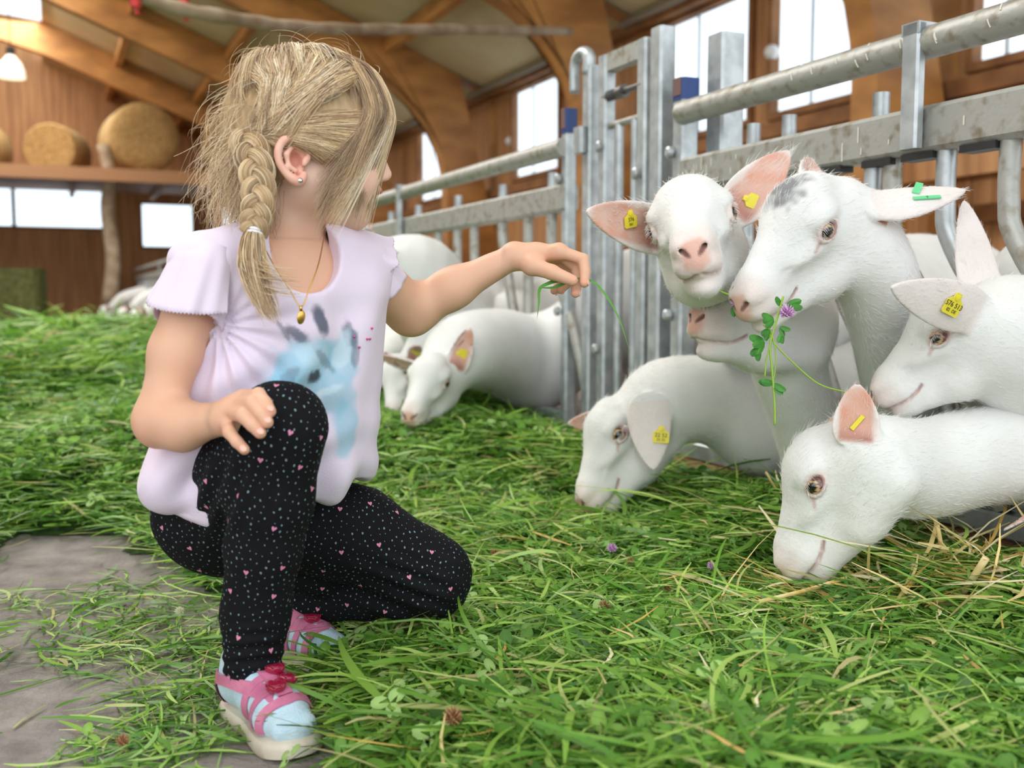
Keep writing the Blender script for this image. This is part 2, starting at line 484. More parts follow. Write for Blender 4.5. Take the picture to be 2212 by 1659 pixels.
# roof: right slope, ridge skylight, left slope
def zr(s): return 4.98 - 0.42 * abs(s - S_RIDGE - 0.6) if s > S_RIDGE else 4.98 - 0.42 * abs(s - S_RIDGE + 0.6)
m = MB()
for s0, s1, z0, z1 in ((0.0, 4.86, 4.75, 2.81), (-6.5, -1.2, 2.63, 4.75)):
    vs = [B(s, w, z + dz) for dz in (0, 0.06) for s, w, z in ((s0, -0.8, z0), (s1, -0.8, z1), (s1, 21.2, z1), (s0, 21.2, z0))]
    m.add(vs, [(0, 3, 2, 1), (4, 5, 6, 7), (0, 1, 5, 4), (1, 2, 6, 5), (2, 3, 7, 6), (3, 0, 4, 7)])
tag(m.build('ceiling', M_CEIL), kind='structure')
m = MB()
for w0 in range(0, 20, 2):
    for sgn in (1, -1):
        c0, c1 = S_RIDGE + sgn * 0.6, S_RIDGE
        m.add([B(c0, w0, 4.79), B(c1, w0, 5.0), B(c1, w0 + 1.95, 5.0), B(c0, w0 + 1.95, 4.79)], [(0, 1, 2, 3)])
tag(m.build('window_%d' % (wn + 1), M_PANE), kind='structure')

# curved portal frames of glued timber
def frame_profile():
    inner = [(4.22, 0.0), (4.20, 1.2)]
    for i in range(9):
        t = i / 8; inner.append((4.20 * (1 - t) ** 2 + 2 * 4.16 * t * (1 - t) + 3.3 * t * t, 1.7 * (1 - t) ** 2 + 2 * 2.62 * t * (1 - t) + 2.93 * t * t))
    inner += [(1.5, 3.65), (0.0, 4.25), (-0.6, 4.42)]
    outer = [(-0.6, 4.80), (0.0, 4.74), (4.81, 2.80), (4.81, 0.0)]
    return inner, outer
inn, out = frame_profile()
for k, w in enumerate((4.52, 7.9, 11.25, 14.6, 18.0)):
    m = MB(); poly = inn + out
    for mir in (0, 1):
        pr = [((s if not mir else 2 * S_RIDGE - s), z) for s, z in poly]
        n = len(pr); ni = len(inn)
        vs = [B(s, w - 0.1, z) for s, z in pr] + [B(s, w + 0.1, z) for s, z in pr]
        fs = [(i, (i + 1) % n, (i + 1) % n + n, i + n) for i in range(n)]
        fan = [(i, i + 1, 0) for i in range(0)]
        m.add(vs, fs)
        # both faces as strips between inner and outer edge
        def outer_at(s, z, j):
            if j <= 1: return (4.81, z)
            t = (j - 1) / (ni - 2); s2 = 4.81 + (-0.6 - 4.81) * t
            return (s2, 4.74 - 0.4 * s2 if s2 > 0 else 4.74 - 0.1 * s2)
        for side in (-0.1, 0.1):
            pts = []
            for j, (s, z) in enumerate(inn):
                o_ = outer_at(s, z, j)
                pts += [(s, z), o_]
            pts = [((s if not mir else 2 * S_RIDGE - s), z) for s, z in pts]
            vs = [B(s, w + side, z) for s, z in pts]
            m.add(vs, [(2 * j, 2 * j + 1, 2 * j + 3, 2 * j + 2) for j in range(ni - 1)])
    tag(m.build('trim_%d' % (k + 1), M_GLULAM, auto=30), kind='structure')
# purlins and wall rails
m = MB()
for s in (1.1, 2.3, 3.5, -2.4, -3.8):
    z = 4.75 - 0.40 * (s if s > 0 else -(s + 1.2)) - 0.09
    bbox(m, s - 0.05, s + 0.05, 1.2, W_BACK, z - 0.09, z + 0.07)
tag(m.build('trim_6', M_GLULAM), kind='structure')
m = MB(); bbox(m, 4.7, 4.82, -1, W_BACK, 2.78, 2.9); bbox(m, 4.74, 4.82, -1, W_BACK, 1.62, 1.72); bbox(m, 4.76, 4.82, -1, W_BACK, 0.9, 1.0)
tag(m.build('trim_7', M_DARKWOOD), kind='structure')
for i, (a, b) in enumerate(((3.5, 4.6), (5.0, 8.0), (8.7, 11.6), (12.3, 15.2))):
    m = MB(); m.tube([B(4.66, a, 2.86), B(4.66, b, 2.86)], 0.035, 12)
    tag(m.build('blind_roller', mat('roller_grey', srgb(150, 140, 124), 0.6), smooth=False, auto=40),
        ('rolled pale blind tube above the near right windows', 'rolled pale blind tube above the pair of big right windows', 'rolled pale blind tube above the middle wall window', 'rolled pale blind tube above the farthest right window')[i], 'blind')

# hay loft across the back with posts and round bales
t = empty('hay_loft', B(0, 19.3, 2.32), 'wooden hay loft platform carrying the round bales', 'loft')
m = MB(); bbox(m, S_LEFT, 4.4, 17.5, W_BACK - 0.06, 2.41, 2.47); m.build('deck', M_DARKWOOD, t)
m = MB(); bbox(m, S_LEFT, 4.4, 17.38, 17.5, 2.27, 2.47); m.build('edge_beam', mat('loft_beam', srgb(176, 128, 88), 0.6), t)
m = MB()
for s in (-5, -3.6, -2.2, -0.9, 0.4, 1.8, 3.2): bbox(m, s - .04, s + .04, 17.5, W_BACK - .06, 2.29, 2.41)
m.build('joists', M_DARKWOOD, t)
for s in (-3.5, 2.55, 3.9):
    m = MB(); bbox(m, s - .07, s + .07, 17.4, 17.55, 0, 2.27); m.build('post', M_DARKWOOD, t)
m = MB(); m.tube(bez([P(238, 655, 16.4), P(245, 560, 16.5), P(232, 450, 16.5), P(238, 380, 16.4), P(222, 312, 16.3)], 6), [0.13 - 0.0015 * i for i in range(25)], 12)
tag(m.build('tree_trunk_post', M_LOG, smooth=True), 'crooked pale tree trunk standing as a post in front of the bales', 'post')

def straw_mat(name, a, b_):
    return mat(name, a, 0.85, col2=b_, scale=30, stretch=(1, 1, 1), bump=0.8, bscale=90)
M_BALE = straw_mat('baled_hay', srgb(196, 158, 98), srgb(140, 104, 58))
def bale(px, py, d, R, wid, lab, yaw=0):
    c = P(px, py, d); t = empty('round_hay_bale', (c.x, c.y, 2.475), lab, 'hay bale', 'round bales on the loft')
    ax = Vector((math.sin(yaw), -math.cos(yaw), 0)); cc = Vector((c.x, c.y, 2.475 + R))
    m = MB(); m.lathe([(R * .55, -wid / 2 + .01), (R * .93, -wid / 2), (R, -wid / 2 + .05), (R * 1.01, 0), (R, wid / 2 - .05), (R * .93, wid / 2), (R * .55, wid / 2 - .01)], cc, ax, 40)
    m.build('straw_roll', M_BALE, t, auto=60)
    m = MB()
    for k in (-.3, -.1, .1, .3):
        m.lathe([(R * 1.012, k * wid - .01), (R * 1.02, k * wid), (R * 1.012, k * wid + .01)], cc, ax, 40)
    m.build('net_wrap', mat('bale_net', srgb(206, 184, 132), 0.6), t)
bale(300, 320, 16.9, 0.55, 1.1, 'large pale round hay bale just right of the trunk post', 0.55)
bale(125, 320, 17.6, 0.45, 0.9, 'smaller brown round hay bale left of the trunk post', 0.1)
bale(-55, 320, 17.4, 0.5, 1.0, 'round hay bale cut by the left photo edge', 0.2)
bale(500, 330, 17.6, 0.5, 1.0, "round hay bale half hidden behind the girl's hair", 0.3)
c = P(40, 600, 9.6)
m = MB(); m.box((c.x, c.y, 0.37), .21, .3, .37, Matrix.Rotation(0.3, 3, 'Z'), bev=.04)
tag(m.build('silage_bale', straw_mat('green_hay', srgb(112, 108, 62), srgb(70, 74, 36)), auto=30), 'dark green square hay block behind the grass heap', 'hay bale')

# pendant lamp under the skylight
t = empty('pendant_lamp', P(25, 118, 9.0), 'bell shaped pendant lamp glowing under the roof at upper left', 'lamp')
c = P(25, 168, 9.0)
m = MB(); m.lathe([(.03, .20), (.05, .17), (.085, .13), (.11, .07), (.118, 0.0), (.112, 0.0), (.10, .07), (.05, .15)], c, (0, 0, 1), 28); 
lm = bpy.data.materials.new('lamp_glow'); lm.use_nodes = True; b_ = lm.node_tree.nodes['Principled BSDF']
b_.inputs['Base Color'].default_value = (.9, .86, .75, 1); b_.inputs['Emission Color'].default_value = (1, .9, .7, 1); b_.inputs['Emission Strength'].default_value = 0.9
m.build('lamp_shade', lm, t, auto=40)
m = MB(); m.tube([c + Vector((0, 0, .19)), c + Vector((0, 0, .26))], .035, 12); m.tube([c + Vector((0, 0, .25)), c + Vector((0, 0, 2.2))], .005, 6); m.build('cord', mat('dark_cord', srgb(50, 44, 40), 0.5), t)

# long debarked pole slung under the roof, red hooks on it
m = MB(); pp = bez([P(60, -110, 4.3), P(330, 2, 4.8), P(470, 34, 5.1), P(620, 56, 5.6), P(760, 63, 6.2), P(960, 64, 7.0), P(1232, 68, 8.1)], 8)
m.tube(pp, [0.034 + 0.0035 * math.sin(i * 1.3) for i in range(len(pp))], 12)
tag(m.build('debarked_pole', M_LOG, smooth=True), 'long pale debarked pole slung under the roof above the girl', 'pole')
for px, py, d, lb in ((292, -6, 4.7, 'red plastic hook on the roof pole, nearer the left edge'), (397, 10, 4.95, 'red plastic hook on the roof pole, nearer the girl')):
    c = P(px, py, d); m = MB(); m.box(c + Vector((0, 0, -.01)), .022, .022, .035, bev=.006); m.tube([c + Vector((0, 0, -.045)), c + Vector((0.006, 0, -.075)), c + Vector((.02, 0, -.07))], .008, 8)
    m.tube([c + Vector((0, 0, .02)), c + Vector((0, 0, .06))], .01, 8)
    tag(m.build('red_hook', mat('red_plastic', srgb(206, 58, 52), 0.4), auto=40), lb, 'hook', 'red hooks on the roof pole')
for px, py, w_, lb in ((1667, 113, 0, 'small white lamp knob between the two big right windows'), (1102, 305, 0, 'small white lamp knob beside the middle wall window')):
    d = 8.7 if px > 1500 else 12.5
    # on the wall: solve the ray against s = S_WALL
    lo_, hi_ = 3.0, 20.0
    for _ in range(40):
        d = (lo_ + hi_) / 2
        if Bs(P(px, py, d))[0] < S_WALL - 0.03: lo_ = d
        else: hi_ = d
    m = MB(); m.sphere(P(px, py, d), .055, 10); tag(m.build('wall_lamp', mat('white_porcelain', (.8, .8, .78), .3), smooth=True), lb, 'lamp')
# a plank rail and a dark hatch low on the right wall
m = MB(); bbox(m, 4.40, 4.46, 1.6, 4.5, 1.12, 1.24); bbox(m, 4.40, 4.46, 1.6, 4.5, 0.55, 0.67)
for w in (1.7, 3.0, 4.4): bbox(m, 4.46, 4.54, w - .05, w + .05, 0, 1.3)
tag(m.build('plank_fence', M_BOARD), 'brown plank fence along the right wall behind the goats', 'fence')
m = MB(); bbox(m, 4.76, 4.80, 4.05, 4.45, 1.18, 1.42)
tag(m.build('wall_hatch', mat('grey_panel', srgb(110, 104, 98), .6)), 'small grey hatch low on the right wall', 'hatch')

# ================================================================ galvanised feed fence
def galv():
    m = mat('galvanised_steel', srgb(198, 204, 206), 0.42, 0.6, col2=srgb(166, 172, 174), scale=26, detail=6, bump=0.06, bscale=60)
    return m
M_GALV = galv()
M_GALVD = mat('dirty_galvanised_steel', srgb(176, 176, 170), 0.5, 0.45, col2=srgb(132, 120, 96), scale=40, detail=8, bump=0.12, bscale=70, contrast=(.5, .75))
M_TAPE = mat('blue_tape', srgb(24, 58, 120), 0.4); M_RUST = mat('brown_patch', srgb(116, 84, 78), 0.5)
M_SPLAT = mat('dried_splash', srgb(226, 222, 206), 0.7); M_BLACK = mat('black_rubber', srgb(36, 36, 36), 0.5)
SF = 1.37                                   # the fence line
PZ, BZ = 0.918, 0.777                       # top pipe and head beam heights
def wpx(x):
    """place along the fence seen at photo column x (near the horizon row)"""
    U = (x - 1106) / FPX / 1.005
    return SF * (_BC - _BS * U) / (_BS + _BC * U)
def post(mb, w, z0, z1, ds, dw, s=SF, bev=0.006):
    return bbox(mb, s - ds / 2, s + ds / 2, w - dw / 2, w + dw / 2, z0, z1, bev=bev)

def splash_beam(m, w0, w1):
    rs = random.Random(5)
    if w1 > 3: return
    for i in range(30):
        w = rs.uniform(0.5, w1); hh = rs.uniform(.004, .018); z = BZ + rs.uniform(-.02, .018)
        bbox(m, SF - .0262, SF - .0255, w - .0013, w + .0013, z - hh, z + hh, 1)
def splash_pipe(m, w0, w1):
    rs = random.Random(6)
    if w1 > 3: return
    for i in range(26):
        w = rs.uniform(0.3, w1 - .1); a = rs.uniform(-.6, .9); q = []; ll = rs.uniform(.05, .12)
        for k in range(6):
            aa = a + k * ll; q.append(B(SF - .02 - .0276 * math.cos(aa), w + .0008 * k, PZ + .0276 * math.sin(aa)))
        m.tube(q, .0012, 5, 1)
def panel(w0, w1, lab, bars, stubs, hangers, far=False):
    t = empty('feed_fence_panel', B(SF, (w0 + w1) / 2, 0.08), lab, 'fence panel', 'panels of the feed fence')
    m = MB(); m.tube([B(SF - .02, w0, PZ), B(SF - .02, w1, PZ)], 0.027, 20); splash_pipe(m, w0, w1); m.build('top_pipe', [M_GALVD, M_SPLAT], t, auto=40)
    m = MB(); m.beam(B(SF, w0, BZ), B(SF, w1, BZ), 0.05, 0.078, bev=.008); splash_beam(m, w0, w1); m.build('head_beam', [M_GALVD, M_SPLAT], t, auto=25)
    m = MB(); m.beam(B(SF, w0, 0.135), B(SF, w1, 0.135), 0.04, 0.04); m.build('bottom_rail', M_GALV, t, auto=25)
    for w in hangers:
        m = MB(); bbox(m, SF - .05, SF - .03, w - .019, w + .019, BZ - .034, PZ + .03, bev=.004)
        bbox(m, SF - .05, SF - .01, w - .019, w + .019, PZ + .012, PZ + .032)
        m.build('hanger_strap', M_GALV, t, auto=25)
    for kind, w in bars:
        m = MB(); zt = BZ - .03
        if kind == 'k':      # kinked: straight under the beam, then leaning towards the camera end
            lean = 0.26
            pts = bez([B(SF, w, zt), B(SF, w, zt - .10), B(SF, w - .02, zt - .17), B(SF, w - .02 - lean * .5, zt - .36), B(SF, w - lean, 0.155)], 6)
        elif kind == 'v': pts = [B(SF, w, zt), B(SF, w, 0.155)]
        else: pts = bez([B(SF, w, zt), B(SF, w - .01, zt - .08), B(SF, w - .09, zt - .30), B(SF, w - .20, 0.155)], 6)
        m.tube(pts, 0.0165, 14); m.build('head_bar', M_GALVD if (int(w * 10) % 2) else M_GALV, t, auto=50)
    for w, h in stubs:
        m = MB(); m.tube([B(SF + .012, w, BZ - .05), B(SF + .012, w, BZ + h)], 0.0155, 14); m.build('bar_end', M_GALV, t, auto=50)
    return t

near_bars = []
for x in (1610, 1668, 1760, 1880, 1922, 2036, 2172): near_bars.append(('k', wpx(x)))
near_bars += [('k', wpx(2172) - 0.17), ('k', wpx(2172) - 0.36), ('k', wpx(2172) - 0.55)]
w_end = wpx(1484)
tn = panel(-0.45, w_end, 'near galvanised feed fence panel with bent bars behind the big goats', near_bars,
           [(wpx(1612), .085), (wpx(1687), .085), (wpx(1881), .085)], [wpx(1995), wpx(1995) - 0.95])
# black sliding catches below the beam, dried splashes on the steel
for x in (1545, 1800, 1903, 1990, 2120):
    w = wpx(x); m = MB(); bbox(m, SF - .022, SF + .01, w - .035, w + .035, BZ - .05, BZ - .038); m.build('sliding_catch', M_BLACK, tn)
far_w0, far_w1 = wpx(1232), 19.0
fb = []; fs_ = []; k = 0; w = far_w0 + .12
while w < far_w1:
    fb.append((('k', 'v', 'c')[k % 3], w)); 
    if k % 2 == 0 and w < 8: fs_.append((w + .02, .085))
    w += (0.165 + .04 * (k % 3)) * (1 if w < 7 else 1.5); k += 1
fb = [(a, b_) for a, b_ in fb]
panel(far_w0, far_w1, 'far galvanised feed fence panel running away behind the girl', fb, fs_, [4.1, 5.2, 6.9, 8.6, 11.5, 14.5])

def end_post(x, lab, top, tape_h, sz=.052, wx=None):
    w = wx or wpx(x); t = empty('fence_end_post', B(SF, w, 0.08), lab, 'post')
    m = MB(); post(m, w, 0.06, top - .001, sz, sz); m.build('square_tube', M_GALV, t, auto=25)
    m = MB(); post(m, w, top - tape_h, top, sz + .004, sz + .004, bev=.007); m.build('tape_band', M_TAPE, t, auto=25)
    m = MB(); bbox(m, SF - sz / 2 - .0035, SF - sz / 2 + .005, w - sz * .36, w + sz * .30, top - tape_h * .8, top + .0005)
    m.build('brown_patch', M_RUST, t)
    for z in (BZ + .055, 0.45):
        m = MB(); m.lathe([(.008, 0), (.014, .003), (.014, .012), (.008, .016)], B(SF - sz / 2 - .002, w + .018, z), B(-1, 0) , 12); m.build('bolt', M_GALV, t)
    return t
end_post(1476, 'square fence post with blue tape round its top, right of the gate', 1.0, 0.05, .046)
end_post(1228, 'slim fence post with blue tape round its top, left of the gate', 1.027, 0.07, .036)
# free standing post with a hook over it
wq = wpx(1276); t = empty('hook_post', B(SF, wq, 0), 'tall galvanised post with a bent hook over its top', 'post')
m = MB(); post(m, wq, 0, 1.12, .04, .045); m.build('square_tube', M_GALV, t, auto=25)
m = MB(); hk = bez([B(SF - .01, wq - .0, 1.10), B(SF - .01, wq + .0, 1.145), B(SF - .012, wq + .03, 1.165), B(SF - .014, wq + .065, 1.150), B(SF - .014, wq + .075, 1.11), B(SF - .014, wq + .075, 1.06)], 6)
m.tube(hk, .014, 12, flat=1.3); m.build('hook', M_GALV, t, smooth=True)
m = MB(); bbox(m, SF - .045, SF - .02, wq - .02, wq + .03, .885, .955, bev=.008); m.build('latch', M_GALV, t, auto=25)
# narrow gate
wa, wb = wpx(1308), wpx(1392)
t = empty('narrow_gate', B(SF, (wa + wb) / 2, 0.05), 'narrow galvanised gate with a spring bolt between the tall posts', 'gate')
for w, nm in ((wa, 'stile'), (wb, 'stile')):
    m = MB(); post(m, w, 0.115, 1.13, .036, .042); m.build(nm, M_GALV, t, auto=25)
m = MB(); bbox(m, SF - .016, SF + .016, wb + .022, wa - .022, 1.085, 1.13, bev=.004); m.build('top_rail', M_GALVD, t, auto=25)
m = MB(); m.tube([B(SF, wa - .02, .945), B(SF, wb + .02, .945)], .009, 10); m.build('cross_bar', M_GALVD, t, auto=50)
m = MB(); bbox(m, SF - .02, SF + .02, wb + .02, wa - .02,   .12, .16, bev=.003); m.build('bottom_rail', M_GALV, t, auto=25)
for x in (1336, 1370):
    w = wpx(x); m = MB(); m.tube([B(SF, w, .15), B(SF, w, .945)], .012, 12); m.build('upright_bar', M_GALV, t, auto=50)
m = MB(); m.tube([B(SF - .01, wa, 1.02), B(SF - .01, wb, 1.02)], .0085, 12)
m.tube([B(SF - .01, (wa + wb) / 2 - .01, 1.02), B(SF - .01, (wa + wb) / 2 + .02, 1.02)], .017, 12)
for i in range(9): m.lathe([(.009, -.002), (.0145, 0), (.009, .002)], B(SF - .01, wa - .03 - i * .0065, 1.02), B(0, 1), 14)
m.build('spring_bolt', mat('dark_bolt_steel', srgb(110, 106, 104), .4, .7), t, auto=50)
for w, z in ((wa - .01, .89), (wb, .80), (wa, .35)):
    m = MB(); m.lathe([(.009, 0), (.015, .003), (.015, .01), (.009, .014)], B(SF - .024, w, z), B(-1, 0), 12); m.build('bolt', M_GALV, t)
# tall post and the column behind
w = wpx(1426); t = empty('tall_gate_post', B(SF, w, 0), 'tallest galvanised box post, right side of the narrow gate', 'post')
m = MB(); post(m, w, 0, 1.14, .045, .05); m.build('box_tube', M_GALV, t, auto=25)
t = empty('roof_column', B(SF + .12, wpx(1490), 0), 'thick galvanised column behind the taped fence post', 'post')
m = MB(); bbox(m, SF + .05, SF + .115, wpx(1503) - .02, wpx(1503) + .045, 0, 1.10, bev=.006); m.build('box_tube', M_GALV, t, auto=25)
# low curb the fence stands on
m = MB(); m.beam(B(SF + .0, -.6, .057), B(SF + .0, 19.2, .057), .09, .114, bev=.01)
tag(m.build('curb_board', mat('stained_plank', srgb(150, 96, 58), .7, col2=srgb(106, 66, 40), scale=12, stretch=(1, 8, 1), bump=.3), auto=25), 'long brown curb board under the feed fence', 'board')

# ================================================================ goats
M_COAT = mat('white_goat_coat', (1, 1, 1), 0.75, attr=True, col2=(0.95, 0.94, 0.925), scale=18, sss=0.0, sheen=0.15, bump=0.12, bscale=160, spec=0.25)
M_FUR = mat('white_goat_hair', (0.90, 0.89, 0.87), 0.6, spec=0.3)
M_EYE = mat('goat_eye', (1, 1, 1), 0.08, attr=True, coat=1.0)
M_TAGY = mat('yellow_ear_tag', srgb(238, 222, 60), 0.4)
M_TAGG = mat('green_ear_tag', srgb(112, 214, 150), 0.4)
M_INK = mat('ink', srgb(70, 60, 30), 0.6)
WHITE = np.array([0.85, 0.85, 0.845]); PINK = np.array(srgb(228, 182, 166)); PEACH = np.array(srgb(216, 148, 118)); DARKP = np.array(srgb(96, 58, 56)); LIDP = np.array(srgb(196, 140, 130))


def text_part(s, size, loc, R, m, parent, name='printed_number'):
    cu = bpy.data.curves.new(name, 'FONT'); cu.body = s; cu.size = size; cu.align_x = 'CENTER'; cu.align_y = 'CENTER'; cu.extrude = 0.0002
    tmp = bpy.data.objects.new(name, cu); C.objects.link(tmp); me = bpy.data.meshes.new_from_object(tmp); bpy.data.objects.remove(tmp); bpy.data.curves.remove(cu)
    me.materials.clear(); me.materials.append(m); me.transform(Matrix.Translation(loc) @ R.to_4x4()); o = bpy.data.objects.new(name, me); C.objects.link(o)
    attach(o, parent); return o

def ear_tag(parent, c, xax, nax, text='', m=None, w=.017, h=.020, slim=False):
    """plate: c centre, xax reading direction, nax facing direction"""
    z = Vector(nax).normalized(); x = Vector(xax); x = (x - z * x.dot(z)).normalized(); y = z.cross(x); c = Vector(c)
    R = Matrix((x, y, z)).transposed(); mb = MB()
    if slim: pr = [(-w, -h * .3), (w, -h * .3), (w, h * .3), (-w, h * .3)]
    else: pr = [(-w * .85, -h), (w * .85, -h), (w, -h * .85), (w, h * .15), (w * .45, h * .5), (w * .3, h * .95), (-w * .3, h * .95), (-w * .45, h * .5), (-w, h * .15), (-w, -h * .85)]
    n = len(pr); vs = [c + R @ Vector((a, b, s * .0009)) for s in (-1, 1) for a, b in pr]
    mb.add(vs, [tuple(range(n - 1, -1, -1)), tuple(range(n, 2 * n))] + [(i, (i + 1) % n, (i + 1) % n + n, i + n) for i in range(n)])
    if not slim: mb.lathe([(.0045, -.001), (.0045, .002), (.0015, .0025)], c + R @ Vector((0, h * .55, 0)), z, 14)
    o = mb.build('ear_tag', m or M_TAGY, parent)
    if text:
        ls = text.split('\n')
        for i, t in enumerate(ls):
            text_part(t, h * (.62 if i == 0 else .42), c + R @ Vector((0, -h * (.12 + .5 * i), .0012)), R, M_INK, o)
    return o

def goat(label, nose, eye, up, side, neck, ears, body, fine=.0026, coarse=.008, group='white dairy goats at the feed fence', eyes=True,
         fur=9000, dark=None, lids=1.0, close=0.0, belly=None, legs=True, seed=0, tint=None, simple=False):
    nose, eye = np.array(nose, float), np.array(eye, float)
    head = eye.copy(); s = 1.1; up = np.array(up, float); u = nrm(up)
    for _ in range(30):        # head pose from where the nose tip and one eye are
        f = nrm(nose + u * .030 * s - head); u = nrm(up - f * (up @ f)); l = np.cross(u, f); R = np.stack([f, l, u], 1)
        head = eye - R @ (np.array([.034, side * .054, .006]) * s); s = np.linalg.norm(nose + u * .030 * s - head) / .182
    print('goat', label[:40], 'scale %.2f' % s)
    T = lambda x, y, z: head + R @ (np.array([x, y, z]) * s)
    S = Solid(); k = .02 * s
    S.cap(T(-.034, 0, -.016), T(.03, 0, .010), .050 * s, .047 * s, k)
    S.ell(T(.012, 0, .034), np.array([.046, .045, .036]) * s, R, k)
    S.cap(T(.03, 0, .016), T(.132, 0, -.014), .043 * s, .0275 * s, k * 1.3)
    S.ell(T(.146, 0, -.028), np.array([.036, .0285, .031]) * s, R, k)
    S.ell(T(.163, 0, -.040), np.array([.020, .022, .018]) * s, R, k * .6)
    for g in (1, -1):
        S.cap(T(-.028, g * .020, -.074), T(.045, g * .015, -.075), .038 * s, .029 * s, k)
        S.cap(T(.04, g * .012, -.075), T(.125, g * .006, -.067), .028 * s, .0175 * s, k)
        S.ell(T(-.012, g * .030, -.038), np.array([.054, .024, .056]) * s, R, k)
        S.ell(T(.027, g * .045, .024), np.array([.024, .015, .013]) * s, R, k * .7)
        S.ell(T(.060, g * .032, -.012), np.array([.034, .014, .010]) * s, R, k)
        S.ell(T(.160, g * .0165, -.017), np.array([.016, .010, .011]) * s, R, k * .5)
        S.ell(T(.148, g * .018, -.043), np.array([.026, .012, .012]) * s, R, k * .5)
    S.cap(T(.0, 0, -.038), T(.128, 0, -.040), .034 * s, .023 * s, k)
    S.ell(T(.142, 0, -.072), np.array([.028, .020, .016]) * s, R, k * .5)
    # neck and trunk
    hp = [T(-.040, 0, -.030)] + [np.array(p, float) for p, r in neck]; hr = [.052 * s] + [r for p, r in neck]
    cr = bez(hp, 4); m_ = len(cr); rr = np.interp(np.linspace(0, len(hp) - 1, m_), range(len(hp)), hr)
    S.chain([np.array(c) for c in cr], list(rr), k * 1.5)
    if body is not None:
        ch, ru = np.array(body[0], float), np.array(body[1], float); br = body[2]
        S.cap(hp[-1], ch, hr[-1], br * .75, .05)
        ax = ru - ch; mid = (ch + ru) / 2 + np.array([0, 0, -br * .15])
        S.cap(ch, ru, br * .85, br * .85, .06); S.ell(mid, np.array([np.linalg.norm(ax) * .5, br * .98, br * 1.1]), np.stack([nrm(ax), nrm(np.cross([0, 0, 1], ax)), np.cross(nrm(ax), nrm(np.cross([0, 0, 1], ax)))], 1), .05)
        if legs:
            side = nrm(np.cross([0, 0, 1], ax)); axn = nrm([ax[0], ax[1], 0])
            for g in (1, -1):
                o = ch + side * g * br * .5; z = o[2]
                S.chain([o + [0, 0, -br * .3], np.array([o[0], o[1], z * .52]) , np.array([o[0], o[1], .10]) - axn * .01, np.array([o[0], o[1], .03]) - axn * .02], [.055, .026, .018, .024], .03)
                o = ru + side * g * br * .5 - axn * .0
                S.chain([o + [0, 0, -br * .2], np.array([o[0], o[1], z * .50]) - axn * .05, np.array([o[0], o[1], z * .36]) + axn * .07, np.array([o[0], o[1], .09]) + axn * .04, np.array([o[0], o[1], .03]) + axn * .02], [.075, .04, .022, .018, .024], .03)
            S.cap(ru + axn * br * .7 + [0, 0, .05], ru + axn * (br * .85 + .03) + [0, 0, -.06], .022, .012, .03)
    # ears
    E = []
    for g, e in zip((1, -1), ears):
        if e is None: continue
        a = T(-.042, g * .046, -.004) if len(e) < 6 else np.array(e[5], float); L = np.array(e[0], float) - a; ln = np.linalg.norm(L) / s; L = nrm(L)
        wid = e[2] if len(e) > 2 else .032; curl = e[3] if len(e) > 3 else 9.0; bend = e[4] if len(e) > 4 else 0.0
        N_ = np.array(e[1], float); N_ = nrm(N_ - L * (N_ @ L)); W_ = np.cross(N_, L)
        S.leaf(a, L * ln * s, W_, N_, wid * s, .0030 * s, curl / s, .012 * s, bend=bend)
        E.append((a, L, W_, N_, ln * s, wid * s, curl / s, g))
    S.cap(T(-.01, .0, .045), T(-.03, 0, .03), .018 * s, .018 * s, k)
    def ysurf(x, z):
        a_, b_ = 0.0, .08
        for _ in range(18):
            m_2 = (a_ + b_) / 2
            if S(T(x, m_2, z)[None])[0] < 0: a_ = m_2
            else: b_ = m_2
        return a_
    MO = [(.176, -.054), (.165, -.0565), (.150, -.0585), (.130, -.0590), (.112, -.0540), (.100, -.0480)]; MY = [max(ysurf(x, z) - .0006, .004) for x, z in MO]
    # hollows
    for g in (1, -1):
        S.ell(T(.036, g * .061, .006), np.array([.0165, .014, .0135]) * s, R, .004 * s, '-')
        S.chain([T(.168, g * .0185, -.0150), T(.178, g * .0135, -.0205), T(.186, g * .0065, -.0275)], [.0020 * s, .0032 * s, .0020 * s], .0025 * s)
        for i in (-2, -1): p_ = list(S.p[i]); p_[1] = '-'; S.p[i] = tuple(p_)
        S.chain([T(.190, 0, -.053)] + [T(x, g * y, z) for (x, z), y in zip(MO, MY)], [v * s for v in (.0022, .0026, .0028, .0028, .0026, .0020, .0012)], .003 * s)
        for i in range(-6, 0): p_ = list(S.p[i]); p_[1] = '-'; S.p[i] = tuple(p_)
    p_ = None
    S.cap(T(.190, 0, -.034), T(.188, 0, -.056), .0022 * s, .0022 * s, .003 * s, '-')
    if eyes:
        for g in (1, -1):
            lid = []
            for i in range(13):
                a = 2 * math.pi * i / 12; cl = (1 - close) if math.sin(a) > 0 else 1
                lid.append(T(.034 + .0165 * math.cos(a), g * (.0560 - .0035 * abs(math.cos(a))), .006 + .0125 * math.sin(a) * cl - .003 * math.cos(a)))
            S.chain(lid, [.0026 * s] * 13, .003 * s)
            S.cap(T(.046, g * .051, .004), T(.056, g * .046, -.004), .003 * s, .002 * s, .004 * s)
    # two grids of one surface: fine at the head, coarse behind
    hb = [T(.19, 0, 0), T(-.07, 0, -.02), T(0, 0, .07), T(0, 0, -.10), T(.03, .07, 0), T(.03, -.07, 0), T(.15, 0, -.09)]
    for a, L, W_, N_, ln, wid, cu, g in E: hb += [a + L * ln + W_ * wid, a + L * ln - W_ * wid, a + W_ * wid, a - W_ * wid]
    hb = np.array(hb); lo, hi = hb.min(0) - .014 * s, hb.max(0) + .014 * s
    V1, F1 = skin(S, fine, lo, hi)
